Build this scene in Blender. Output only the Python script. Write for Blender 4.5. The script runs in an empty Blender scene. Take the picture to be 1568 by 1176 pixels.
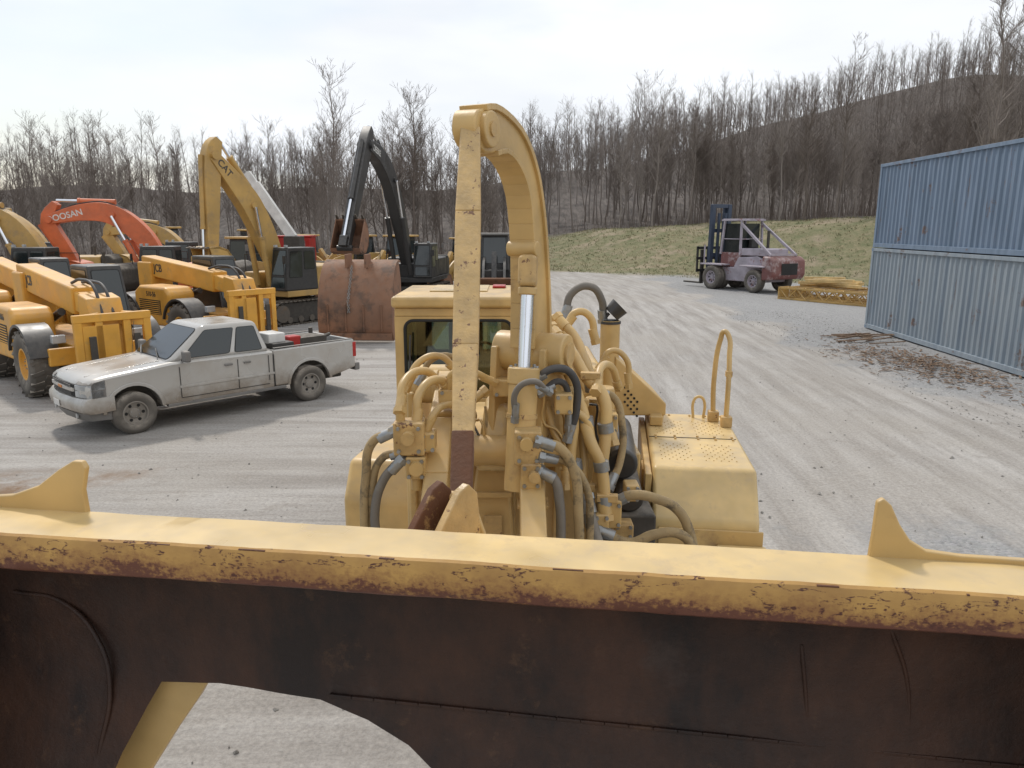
import bpy, math, random, bmesh
import numpy as np
from mathutils import Vector, Matrix, noise
rad=math.radians
rnd=random.Random(11)
sc=bpy.context.scene
V=Vector
# ------------------------------------------------------------------ materials
def nd(t,ty,**k):
    n=t.nodes.new(ty)
    for a,b in k.items(): setattr(n,a,b)
    return n
def mixc(t,fac,a,b,blend='MIX'):
    m=nd(t,'ShaderNodeMix',data_type='RGBA',blend_type=blend)
    for s,v in ((m.inputs[0],fac),(m.inputs[6],a),(m.inputs[7],b)):
        if hasattr(v,'links'): t.links.new(v,s)
        elif isinstance(v,(int,float)): s.default_value=v
        else: s.default_value=(*v,1)
    return m.outputs[2]
def math_(t,op,a,b=None,clamp=False):
    m=nd(t,'ShaderNodeMath',operation=op,use_clamp=clamp)
    for i,v in enumerate((a,b)):
        if v is None: continue
        if hasattr(v,'links'): t.links.new(v,m.inputs[i])
        else: m.inputs[i].default_value=v
    return m.outputs[0]
def noi(t,vec,scale,detail=4,rough=.6):
    n=nd(t,'ShaderNodeTexNoise'); n.inputs['Scale'].default_value=scale
    n.inputs['Detail'].default_value=min(detail,5); n.inputs['Roughness'].default_value=rough
    if vec is not None: t.links.new(vec,n.inputs['Vector'])
    return n.outputs['Fac']
def mrange(t,v,a,b,c=0.,d=1.):
    m=nd(t,'ShaderNodeMapRange'); t.links.new(v,m.inputs[0])
    for i,x in enumerate((a,b,c,d)): m.inputs[i+1].default_value=x
    return m.outputs[0]
def newmat(name):
    m=bpy.data.materials.new(name); m.use_nodes=True
    t=m.node_tree; b=t.nodes['Principled BSDF']
    return m,t,b
def mat(name,col,rough=.5,metal=0.,col2=None,scale=2.5,thr=(.55,.7),bump=0.,bscale=40,dust=0.,var=.25,spec=.5,mud=None):
    m,t,b=newmat(name)
    tc=nd(t,'ShaderNodeTexCoord').outputs['Object']
    n0=noi(t,tc,scale*.7,3)
    br=mrange(t,n0,.3,.7,1-var,1+var*.5)
    rgb=nd(t,'ShaderNodeCombineColor')
    for i in range(3): t.links.new(br,rgb.inputs[i])
    c=mixc(t,1.,col,rgb.outputs[0],'MULTIPLY')
    if col2:
        f=mrange(t,noi(t,tc,scale,5,.7),thr[0],thr[1])
        c=mixc(t,f,c,col2)
    if mud:
        s=nd(t,'ShaderNodeSeparateXYZ'); t.links.new(tc,s.inputs[0])
        f=math_(t,'ADD',mrange(t,s.outputs[2],mud[0],mud[1],1.,0.),math_(t,'MULTIPLY',math_(t,'SUBTRACT',noi(t,tc,3.5,5,.7),.5),1.3))
        c=mixc(t,mrange(t,f,.3,1.,0.,.85),c,(.23,.185,.14))
    if dust:
        g=nd(t,'ShaderNodeNewGeometry'); s=nd(t,'ShaderNodeSeparateXYZ'); t.links.new(g.outputs['Normal'],s.inputs[0])
        f=math_(t,'MULTIPLY',mrange(t,s.outputs[2],-.2,1.),mrange(t,noi(t,tc,scale*3,4),.3,.75,0,dust*2))
        f=math_(t,'MINIMUM',math_(t,'ADD',f,dust*.3),1.)
        c=mixc(t,f,c,(.36,.315,.26))
    t.links.new(c,b.inputs['Base Color'])
    t.links.new(mrange(t,n0,.3,.7,max(rough-.12,.03),min(rough+.15,1)),b.inputs['Roughness'])
    b.inputs['Metallic'].default_value=metal
    b.inputs['Specular IOR Level'].default_value=spec
    if bump:
        bp=nd(t,'ShaderNodeBump'); bp.inputs['Strength'].default_value=bump; bp.inputs['Distance'].default_value=.01
        t.links.new(noi(t,tc,bscale,3),bp.inputs['Height']); t.links.new(bp.outputs[0],b.inputs['Normal'])
    return m
RUST=(.11,.042,.018)
M={}
M['cream']=mat('cream_yellow_paint',(.60,.395,.145),.40,col2=(.36,.22,.09),scale=3.2,thr=(.60,.76),dust=.14,bump=.12,bscale=25)
M['creamlt']=mat('faded_cream_paint',(.66,.47,.20),.36,col2=(.46,.33,.18),scale=4,thr=(.55,.75),dust=.1)
M['creamrust']=mat('chipped_cream_paint',(.55,.36,.14),.5,col2=(.16,.07,.03),scale=13,thr=(.60,.64),bump=.3,dust=.1)
M['rustp']=mat('rusted_plate',(.12,.05,.024),.75,col2=(.36,.22,.09),scale=7,thr=(.58,.66),bump=.4)
M['tan']=mat('dusty_hose_rubber',(.36,.26,.13),.75,col2=(.12,.095,.06),scale=8,thr=(.52,.66),bump=.25,bscale=90)
M['hoseblk']=mat('black_hose_rubber',(.035,.035,.037),.55,dust=.15)
M['hosegr']=mat('grey_hose_rubber',(.12,.11,.095),.65,dust=.4)
M['steel']=mat('zinc_fitting',(.34,.35,.35),.42,metal=.7,col2=(.36,.27,.14),scale=12)
M['chrome']=mat('chrome_rod',(.78,.80,.84),.14,metal=1.,var=.05)
M['black']=mat('black_paint',(.018,.019,.021),.4,dust=.14)
M['rubber']=mat('tyre_rubber',(.032,.03,.028),.85,dust=.7,bump=.3)
M['seal']=mat('black_seal',(.01,.01,.01),.6)
M['dark']=mat('dark_underbody',(.02,.018,.016),.8,dust=.3)
M['glassd']=mat('tinted_glass',(.018,.024,.024),.04,var=.05,spec=.8)
M['silver']=mat('silver_truck_paint',(.50,.485,.455),.26,metal=.2,col2=(.41,.37,.32),scale=1.1,thr=(.48,.8),dust=.10,var=.1,mud=(.45,1.0))
M['plast']=mat('grey_plastic',(.16,.155,.15),.6,dust=.3)
M['lamp']=mat('headlamp_lens',(.42,.43,.43),.10,var=.3)
M['red']=mat('red_plastic',(.42,.02,.015),.35)
M['amber']=mat('amber_plastic',(.6,.2,.02),.35)
M['white']=mat('white_paint',(.72,.71,.68),.45,dust=.15)
M['rim']=mat('dirty_alloy',(.26,.24,.215),.5,metal=.3,dust=.5)
M['tele']=mat('telehandler_yellow',(.74,.36,.03),.45,col2=(.40,.25,.08),scale=2,thr=(.56,.76),dust=.22)
M['catyel']=mat('machine_yellow',(.54,.325,.08),.5,col2=(.30,.20,.09),scale=1.5,thr=(.52,.72),dust=.25)
M['orange']=mat('machine_orange',(.66,.14,.04),.48,dust=.2)
M['track']=mat('track_steel',(.10,.085,.07),.65,metal=.4,col2=(.15,.09,.05),scale=5,dust=.5)
M['rbucket']=mat('rusty_bucket',(.25,.12,.065),.8,col2=(.10,.055,.035),scale=1.6,thr=(.50,.64),bump=.5,bscale=12,dust=.12)
M['maroon']=mat('faded_maroon',(.19,.065,.06),.6,col2=(.42,.34,.34),scale=2.2,thr=(.5,.66),dust=.15)
M['fwhite']=mat('faded_forklift_white',(.40,.36,.40),.6,col2=(.25,.12,.11),scale=3,thr=(.58,.68))
M['blue']=mat('dark_blue_paint',(.03,.05,.09),.5,dust=.1)
def glassmat():
    m,t,b=newmat('cab_glass'); t.nodes.remove(b)
    o=t.nodes['Material Output']
    g=nd(t,'ShaderNodeBsdfGlossy'); g.inputs['Roughness'].default_value=.03; g.inputs['Color'].default_value=(.9,1,.95,1)
    tr=nd(t,'ShaderNodeBsdfTransparent'); tr.inputs['Color'].default_value=(.25,.34,.30,1)
    f=nd(t,'ShaderNodeFresnel'); f.inputs['IOR'].default_value=1.6
    mx=nd(t,'ShaderNodeMixShader'); t.links.new(math_(t,'ADD',f.outputs[0],.08),mx.inputs[0])
    t.links.new(tr.outputs[0],mx.inputs[1]); t.links.new(g.outputs[0],mx.inputs[2]); t.links.new(mx.outputs[0],o.inputs[0])
    return m
M['glass']=glassmat()
def contmat(name,col,dk):
    m,t,b=newmat(name)
    tc=nd(t,'ShaderNodeTexCoord').outputs['Object']
    mp=nd(t,'ShaderNodeMapping'); t.links.new(tc,mp.inputs[0]); mp.inputs['Scale'].default_value=(2.2,2.2,.22)
    c=mixc(t,mrange(t,noi(t,mp.outputs[0],1.6,4,.65),.38,.66),col,dk)
    c=mixc(t,math_(t,'MULTIPLY',mrange(t,noi(t,tc,.9,5,.75),.60,.66),.8),c,(.16,.085,.05))
    c=mixc(t,math_(t,'MULTIPLY',mrange(t,noi(t,mp.outputs[0],3.7,5,.75),.60,.70),.7),c,(.17,.10,.06))
    t.links.new(c,b.inputs['Base Color']); b.inputs['Roughness'].default_value=.6
    return m
M['cont1']=contmat('faded_blue_container_paint',(.29,.33,.36),(.20,.245,.29))
M['cont2']=contmat('blue_container_paint',(.185,.245,.33),(.125,.175,.24))
def lipmat():
    m,t,b=newmat('worn_bucket_edge')
    tc=nd(t,'ShaderNodeTexCoord').outputs['Object']
    s=nd(t,'ShaderNodeSeparateXYZ'); t.links.new(tc,s.inputs[0])
    mp=nd(t,'ShaderNodeMapping'); t.links.new(tc,mp.inputs[0]); mp.inputs['Scale'].default_value=(.5,1,1)
    z=mrange(t,s.outputs[2],2.675,2.80,1.,0.)
    n=noi(t,mp.outputs[0],7,5,.75); n2=noi(t,tc,50,4,.7)
    f=math_(t,'ADD',math_(t,'MULTIPLY',math_(t,'SUBTRACT',n,.5),2.2),math_(t,'SUBTRACT',math_(t,'MULTIPLY',z,1.25),.80))
    f=math_(t,'ADD',f,math_(t,'MULTIPLY',math_(t,'SUBTRACT',n2,.5),1.3))
    c=mixc(t,mrange(t,noi(t,tc,5,4),.35,.7),(.52,.30,.085),(.34,.18,.055))
    c=mixc(t,mrange(t,f,-.45,.15),c,(.27,.125,.045))
    c=mixc(t,mrange(t,f,.02,.24),c,(.135,.048,.027))
    mp2=nd(t,'ShaderNodeMapping'); t.links.new(tc,mp2.inputs[0]); mp2.inputs['Scale'].default_value=(.5,1,1.6)
    w=noi(t,mp2.outputs[0],4.5,5,.6); w=math_(t,'ABSOLUTE',math_(t,'SUBTRACT',w,.5))
    c=mixc(t,math_(t,'MULTIPLY',mrange(t,w,.004,.012,1,0),mrange(t,n2,.45,.55)),c,(.09,.03,.018))
    t.links.new(c,b.inputs['Base Color']); t.links.new(mrange(t,n,.3,.7,.34,.7),b.inputs['Roughness'])
    bp=nd(t,'ShaderNodeBump'); bp.inputs['Strength'].default_value=.5; bp.inputs['Distance'].default_value=.006
    t.links.new(n,bp.inputs['Height']); t.links.new(bp.outputs[0],b.inputs['Normal'])
    return m
M['lip']=lipmat()
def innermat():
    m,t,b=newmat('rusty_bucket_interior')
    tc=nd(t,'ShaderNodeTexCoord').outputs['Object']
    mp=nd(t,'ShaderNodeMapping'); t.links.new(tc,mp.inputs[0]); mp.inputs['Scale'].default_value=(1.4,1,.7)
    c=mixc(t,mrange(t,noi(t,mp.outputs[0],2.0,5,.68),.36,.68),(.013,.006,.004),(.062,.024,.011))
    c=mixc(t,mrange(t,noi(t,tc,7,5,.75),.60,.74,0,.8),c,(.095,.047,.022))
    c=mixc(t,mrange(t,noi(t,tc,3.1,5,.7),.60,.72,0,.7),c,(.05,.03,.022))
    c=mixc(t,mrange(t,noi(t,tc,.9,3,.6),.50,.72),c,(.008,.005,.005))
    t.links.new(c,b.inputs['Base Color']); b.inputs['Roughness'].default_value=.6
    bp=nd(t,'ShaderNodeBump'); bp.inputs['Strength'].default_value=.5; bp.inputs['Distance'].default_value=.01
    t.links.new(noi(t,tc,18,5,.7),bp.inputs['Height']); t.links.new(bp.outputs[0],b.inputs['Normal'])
    return m
M['inner']=innermat()
# ------------------------------------------------------------------ mesh helpers
def mk(name,verts,faces,m,parent=None,smooth=False,bevel=0,bseg=2,ang=35,recalc=True):
    me=bpy.data.meshes.new(name); me.from_pydata([tuple(v) for v in verts],[],faces)
    if recalc:
        bm=bmesh.new(); bm.from_mesh(me); bmesh.ops.recalc_face_normals(bm,faces=bm.faces); bm.to_mesh(me); bm.free()
    me.update()
    o=bpy.data.objects.new(name,me); sc.collection.objects.link(o)
    if m: me.materials.append(M[m] if isinstance(m,str) else m)
    if parent: o.parent=parent
    if smooth or bevel:
        me.shade_smooth(); me.set_sharp_from_angle(angle=rad(ang))
    if bevel:
        b=o.modifiers.new('bevel','BEVEL'); b.width=bevel; b.segments=bseg; b.limit_method='ANGLE'; b.angle_limit=rad(30); b.harden_normals=True
    return o
def empty(name,loc=(0,0,0),yaw=0,scale=1):
    e=bpy.data.objects.new(name,None); sc.collection.objects.link(e); e.location=loc; e.rotation_euler=(0,0,yaw); e.scale=(scale,)*3; e.empty_display_size=.2
    return e
BF=[(0,1,2,3),(7,6,5,4),(0,4,5,1),(1,5,6,2),(2,6,7,3),(3,7,4,0)]
class MB:
    def __init__(s): s.v=[]; s.f=[]
    def box(s,c,sz,mtx=None):
        n=len(s.v)
        for z in (-.5,.5):
            for x,y in ((-.5,-.5),(.5,-.5),(.5,.5),(-.5,.5)):
                p=V((x*sz[0],y*sz[1],z*sz[2]))
                if mtx: p=mtx@p
                s.v.append(p+V(c))
        s.f+= [tuple(i+n for i in f) for f in BF]
    def beam(s,p0,p1,w,h=None,w1=None,h1=None,up=(0,0,1)):
        p0=V(p0);p1=V(p1); h=h or w; w1=w1 or w; h1=h1 or h
        d=(p1-p0).normalized(); u=V(up)
        if abs(d.dot(u))>.98: u=V((0,1,0))
        r=d.cross(u).normalized(); u=r.cross(d)
        n=len(s.v)
        for p,a,b in ((p0,w,h),(p1,w1,h1)):
            for x,y in ((-.5,-.5),(.5,-.5),(.5,.5),(-.5,.5)): s.v.append(p+r*x*a+u*y*b)
        s.f+= [tuple(i+n for i in f) for f in BF]
    def cyl(s,p0,p1,r0,r1=None,seg=12,caps=True):
        p0=V(p0);p1=V(p1); r1=r0 if r1 is None else r1
        d=(p1-p0).normalized(); u=V((0,0,1)) if abs(d.z)<.9 else V((1,0,0))
        a=d.cross(u).normalized(); b=a.cross(d); n=len(s.v)
        for p,r in ((p0,r0),(p1,r1)):
            for i in range(seg):
                t=2*math.pi*i/seg; s.v.append(p+a*math.cos(t)*r+b*math.sin(t)*r)
        for i in range(seg):
            j=(i+1)%seg; s.f.append((n+i,n+j,n+seg+j,n+seg+i))
        if caps: s.f.append(tuple(n+i for i in range(seg))); s.f.append(tuple(n+seg+i for i in reversed(range(seg))))
    def done(s,name,m,parent=None,**k): return mk(name,s.v,s.f,m,parent,**k)
def box(name,c,s,m,par=None,bevel=.012,rot=None,bseg=2):
    b=MB(); b.box(c,s,Matrix(rot) if rot else None); return b.done(name,m,par,bevel=bevel,bseg=bseg)
def bbox(name,x0,x1,y0,y1,z0,z1,m,par=None,bevel=.012,bseg=2):
    return box(name,((x0+x1)/2,(y0+y1)/2,(z0+z1)/2),(x1-x0,y1-y0,z1-z0),m,par,bevel,bseg=bseg)
def beam(name,p0,p1,w,h,m,par=None,w1=None,h1=None,bevel=.012,up=(0,0,1)):
    b=MB(); b.beam(p0,p1,w,h,w1,h1,up); return b.done(name,m,par,bevel=bevel)
def cyl(name,p0,p1,r,m,par=None,r1=None,seg=24,bevel=0):
    b=MB(); b.cyl(p0,p1,r,r1,seg); return b.done(name,m,par,smooth=True,bevel=bevel)
def prism(name,pts,y0,y1,m,par=None,bevel=.015,bseg=2,frame=None,smooth=False):
    n=len(pts); vs=[]
    for y in (y0,y1):
        for x,z in pts:
            if frame: vs.append(V(frame[0])+V(frame[1])*x+V(frame[2])*y+V((0,0,z)))
            else: vs.append(V((x,y,z)))
    fs=[tuple(range(n)),tuple(reversed(range(n,2*n)))]+[(i,(i+1)%n,n+(i+1)%n,n+i) for i in range(n)]
    return mk(name,vs,fs,m,par,bevel=bevel,bseg=bseg,smooth=smooth)
def layered(name,pts,layers,m,par,xlim=2.3,zlim_=1.0,ang=40,bevel=0):
    # profile extruded through several y stations, each pulling the nose back and the top edge down
    n=len(pts); vs=[]
    for y,dx,dz in layers:
        for x,z in pts:
            fx=max(0,min(1,(x-xlim)/(2.74-xlim))); fz=max(0,min(1,(z-zlim_)/.12))
            vs.append((x-dx*fx,y,z-dz*fz))
    L_=len(layers); fs=[tuple(range(n)),tuple(reversed(range((L_-1)*n,L_*n)))]
    for k in range(L_-1):
        for i in range(n): j=(i+1)%n; fs.append((k*n+i,k*n+j,(k+1)*n+j,(k+1)*n+i))
    return mk(name,vs,fs,m,par,smooth=True,ang=ang,bevel=bevel,bseg=3)
def ribbon(cl):
    up=[];dn=[]
    for i,(x,z,h) in enumerate(cl):
        a=cl[max(i-1,0)]; b=cl[min(i+1,len(cl)-1)]
        d=V((b[0]-a[0],b[1]-a[1])).normalized(); n=V((-d.y,d.x))
        up.append((x+n.x*h,z+n.y*h)); dn.append((x-n.x*h,z-n.y*h))
    return up+dn[::-1]
def cr(pts,k=6):
    P=[pts[0]]+list(pts)+[pts[-1]]; out=[]
    for i in range(1,len(P)-2):
        for j in range(k):
            t=j/k; o=[]
            for a,b,c,d in zip(P[i-1],P[i],P[i+1],P[i+2]):
                o.append(.5*((2*b)+(-a+c)*t+(2*a-5*b+4*c-d)*t*t+(-a+3*b-3*c+d)*t**3))
            out.append(tuple(o))
    out.append(tuple(pts[-1])); return out
def lathe(name,prof,c,ax,m,par=None,seg=36):
    ax=V(ax).normalized(); u=V((0,0,1)) if abs(ax.z)<.9 else V((1,0,0))
    a=ax.cross(u).normalized(); b=a.cross(ax); vs=[];fs=[]
    n=len(prof)
    for i in range(seg):
        t=2*math.pi*i/seg
        for r,h in prof: vs.append(V(c)+ax*h+(a*math.cos(t)+b*math.sin(t))*r)
    for i in range(seg):
        j=(i+1)%seg
        for k in range(n-1): fs.append((i*n+k,j*n+k,j*n+k+1,i*n+k+1))
    return mk(name,vs,fs,m,par,smooth=True,ang=40)
def tube(name,pts,r,m,par=None,cyclic=False,smooth=True,res=4):
    cu=bpy.data.curves.new(name,'CURVE'); cu.dimensions='3D'; cu.bevel_depth=r; cu.bevel_resolution=res; cu.use_fill_caps=True; cu.resolution_u=8
    sp=cu.splines.new('BEZIER'); sp.bezier_points.add(len(pts)-1)
    for bp,p in zip(sp.bezier_points,pts):
        bp.co=p; ty='AUTO' if smooth else 'VECTOR'; bp.handle_left_type=ty; bp.handle_right_type=ty
    sp.use_cyclic_u=cyclic
    o=bpy.data.objects.new(name,cu); sc.collection.objects.link(o); cu.materials.append(M[m]); o.parent=par
    return o
def hose(name,pts,r,m,par,fit='steel'):
    o=tube(name,pts,r,m,par)
    b=MB()
    for a,c in ((pts[0],pts[1]),(pts[-1],pts[-2])):
        a=V(a);d=(V(c)-a).normalized()
        b.cyl(a-d*.02,a+d*.09,r*1.22,seg=12); b.cyl(a-d*.04,a+d*.0,r*1.5,seg=6)
    b.done(name+'_fittings',fit,par,smooth=True)
    return o
def panel(name,q,u0,u1,v0,v1,off,m,par,r=.05):
    q=[V(p) for p in q]
    nrm=((q[1]-q[0]).cross(q[3]-q[0])).normalized()
    W=((q[1]-q[0]).length+(q[2]-q[3]).length)/2; H=((q[3]-q[0]).length)
    ru=min(r/W,(u1-u0)/2.1); rv=min(r/H,(v1-v0)/2.1); pts=[]
    for cu,cv,a0 in ((u1-ru,v0+rv,-90),(u1-ru,v1-rv,0),(u0+ru,v1-rv,90),(u0+ru,v0+rv,180)):
        for k in range(5):
            a=rad(a0+k*22.5); pts.append((cu+ru*math.cos(a),cv+rv*math.sin(a)))
    vs=[]
    for u,v in pts:
        b=q[0].lerp(q[1],u); t=q[3].lerp(q[2],u); vs.append(b.lerp(t,v)+nrm*off)
    return mk(name,vs,[tuple(range(len(vs)))],m,par,recalc=False)
def window(name,q,u0,u1,v0,v1,par,glass='glassd',r=.06,f=.02):
    panel(name+'_seal',q,u0,u1,v0,v1,.004,'seal',par,r)
    q_=[V(p) for p in q]; W=((q_[1]-q_[0]).length+(q_[2]-q_[3]).length)/2; H=(q_[3]-q_[0]).length
    panel(name,q,u0+f/W,u1-f/W,v0+f/H,v1-f/H,.009,glass,par,r*.8)
def hexa(name,b,t,m,par,bevel=.02,bseg=2):
    return mk(name,list(b)+list(t),BF,m,par,bevel=bevel,bseg=bseg)
def text(name,s,loc,rot,size,m,par):
    cu=bpy.data.curves.new(name,'FONT'); cu.body=s; cu.size=size; cu.extrude=.002; cu.offset=size*.015; cu.align_x='CENTER'; cu.align_y='CENTER'
    o=bpy.data.objects.new(name,cu); sc.collection.objects.link(o); cu.materials.append(M[m]); o.parent=par; o.location=loc; o.rotation_euler=rot
    return o
def wheel(par,name,c,R_,w,rr,rim,side=1,tread=0,holes=6,ax=(0,1,0)):
    c=V(c); A=V(ax)*side
    h=w/2
    lathe(name+'_tyre',[(rr*.9,-h*.7),(rr,-h*.85),(R_*.78,-h),(R_*.92,-h*.95),(R_,-h*.72),(R_*1.005,0),(R_,h*.72),(R_*.92,h*.95),(R_*.78,h),(rr,h*.85),(rr*.9,h*.7)],c,A,'rubber',par)
    lathe(name+'_rim',[(rr*1.03,h*.86),(rr*.93,h*.86),(rr*.86,h*.45),(rr*.5,h*.35),(rr*.42,h*.55),(rr*.2,h*.62),(0.001,h*.62)],c,A,rim,par,28)
    lathe(name+'_rim_back',[(rr*.98,-h*.7),(0.001,-h*.7)],c,A,'dark',par,20)
    u=V((0,0,1)); s=A.cross(u).normalized()
    b=MB(); d=MB()
    for i in range(holes):
        t=2*math.pi*i/holes; p=c+(s*math.cos(t)+u*math.sin(t))*rr*.68
        d.cyl(p+A*h*.36,p+A*h*.435,rr*.14,seg=10)
        t+=.4; p=c+(s*math.cos(t)+u*math.sin(t))*rr*.32
        b.cyl(p+A*h*.5,p+A*h*.68,rr*.045,seg=6)
    if holes: d.done(name+'_holes','seal',par); b.done(name+'_lugs','steel',par)
    if tread:
        b=MB()
        for i in range(tread):
            for sd in (-1,1):
                t=2*math.pi*(i+(.5 if sd>0 else 0))/tread
                rdir=(s*math.cos(t)+u*math.sin(t)); td=(-s*math.sin(t)+u*math.cos(t))
                p=c+rdir*R_*1.0
                b.beam(p+A*sd*h*.05-td*R_*.05,p+A*sd*h*.98+td*R_*.06-rdir*R_*.04,R_*.10,R_*.09,up=rdir)
        b.done(name+'_tread','rubber',par)
# ------------------------------------------------------------------ world + sun + camera
w=bpy.data.worlds.new('World'); sc.world=w; w.use_nodes=True; t=w.node_tree
bg=t.nodes['Background']
sky=nd(t,'ShaderNodeTexSky',sky_type='NISHITA'); sky.sun_disc=False
SAZ=rad(-28); SEL=rad(50)
sky.sun_elevation=SEL; sky.sun_rotation=SAZ; sky.dust_density=1.6; sky.air_density=1.3
tc=nd(t,'ShaderNodeTexCoord'); mp=nd(t,'ShaderNodeMapping'); mp.inputs['Scale'].default_value=(1,1,3.6); t.links.new(tc.outputs['Generated'],mp.inputs[0])
sx=nd(t,'ShaderNodeSeparateXYZ'); t.links.new(tc.outputs['Generated'],sx.inputs[0])
f=mrange(t,math_(t,'ADD',noi(t,mp.outputs[0],1.9,5,.55),math_(t,'MULTIPLY',sx.outputs[0],.30)),.22,.50,.30,1.)
cl=mixc(t,mrange(t,noi(t,mp.outputs[0],3.1,4,.5),.35,.65),(8.9,9.15,9.5),(7.9,8.2,8.65))
t.links.new(mixc(t,f,sky.outputs[0],cl),bg.inputs['Color']); bg.inputs['Strength'].default_value=.115
sd=V((math.sin(SAZ)*math.cos(SEL),math.cos(SAZ)*math.cos(SEL),math.sin(SEL)))
L=bpy.data.lights.new('sun','SUN'); L.energy=2.2; L.angle=rad(5); L.color=(1,.95,.88)
lo=bpy.data.objects.new('sun',L); sc.collection.objects.link(lo); lo.rotation_euler=sd.to_track_quat('Z','Y').to_euler(); lo.location=(0,0,40)
cam=bpy.data.cameras.new('camera'); cam.lens=26; cam.sensor_width=36; cam.clip_end=2000; cam.clip_start=.05
co=bpy.data.objects.new('camera',cam); sc.collection.objects.link(co); co.location=(0,0,3.8); co.rotation_euler=(rad(78),0,0); sc.camera=co
sc.view_settings.view_transform='Standard'; sc.view_settings.look='None'; sc.view_settings.exposure=0
# ------------------------------------------------------------------ terrain
def ss(a,b,x):
    t=max(0,min(1,(x-a)/(b-a))); return t*t*(3-2*t)
def bankd(x,y): return (x-3.8)*.664+(y-65)*.75
def H(x,y):
    d=bankd(x,y); hb=(3.0+.05*max(-10,min(x,50)))*ss(-12,12,x)
    z=hb*ss(0,20,d)
    z+=12*ss(88,200,y)
    z+=ss(5,170,x)*ss(110,280,y)*34
    z+=ss(120,420,y)*5
    if y>85: z+=noise.noise(V((x*.03,y*.03,0)))*2.5*ss(85,130,y)
    if d>1: z+=noise.noise(V((x*.25,y*.25,3)))*.25*ss(1,6,d)
    return z
def axis(lo,hi,a,b,st,g):
    xs=[a]
    while xs[-1]<b: xs.append(xs[-1]+st)
    s=st
    while xs[-1]<hi: s*=g; xs.append(xs[-1]+s)
    s=st; l=[a]
    while l[-1]>lo: s*=g; l.append(l[-1]-s)
    return l[:0:-1]+xs
XS=axis(-600,600,-30,32,.5,1.06); YS=axis(-120,900,-2,90,.5,1.05)
nv=len(XS); vs=[];gr=[];fo=[];dk=[];cc=[];mu=[]
def roadc(y): return 5.0+ .06*(y-8) - .0035*max(0,y-30)**2
def segd(x,y,ax,ay,bx,by):
    dx,dy=bx-ax,by-ay; t=max(0,min(1,((x-ax)*dx+(y-ay)*dy)/(dx*dx+dy*dy))); return math.hypot(x-ax-t*dx,y-ay-t*dy)
for y in YS:
    for x in XS:
        z=H(x,y); n=noise.noise(V((x*.35,y*.35,0)))*.015+noise.noise(V((x*1.1,y*1.1,5)))*.010
        c=x-roadc(y)
        if 0<y<60 and abs(c)<5: n+=noise.noise(V((c*1.9,y*.08,8)))*.022
        vs.append((x,y,z+(n if y<60 else 0)))
        d=bankd(x,y); nn=noise.noise(V((x*.3,y*.3,9)))
        gr.append(ss(-.3,1.5,d+nn*1.5)*ss(-9,0,x))
        fo.append(max(ss(60,66,y+nn*3)*(1-ss(-3,5,x)), ss(19,24,d+nn*3)))
        g=ss(8.8,10.8,x+nn*2.0-.02*max(0,y-20))*(1-ss(60,70,y))
        g=max(g, (1-ss(.3,1.5,abs(x-3.0)+nn))*(1-ss(5,13,y))*.6)
        g=max(g, (1-ss(0,1.9,math.hypot((x-5.0)*.9,(y-7.6)*.9)+nn*1.6))*.8)
        g=max(g, ss(23,27,y+nn*4)*(1-ss(-4,0,x))*.5)
        dk.append(min(1,g)); cc.append(c)
        m_=1-ss(.1,.7,segd(x,y,-12,8.6,-6.0,11.0)+nn*.9); m_=max(m_,(1-ss(.2,1.2,segd(x,y,11.5,19,12.2,26)+nn))*.8); mu.append(m_)
fs=[(j*nv+i,j*nv+i+1,(j+1)*nv+i+1,(j+1)*nv+i) for j in range(len(YS)-1) for i in range(nv-1)]
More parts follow.
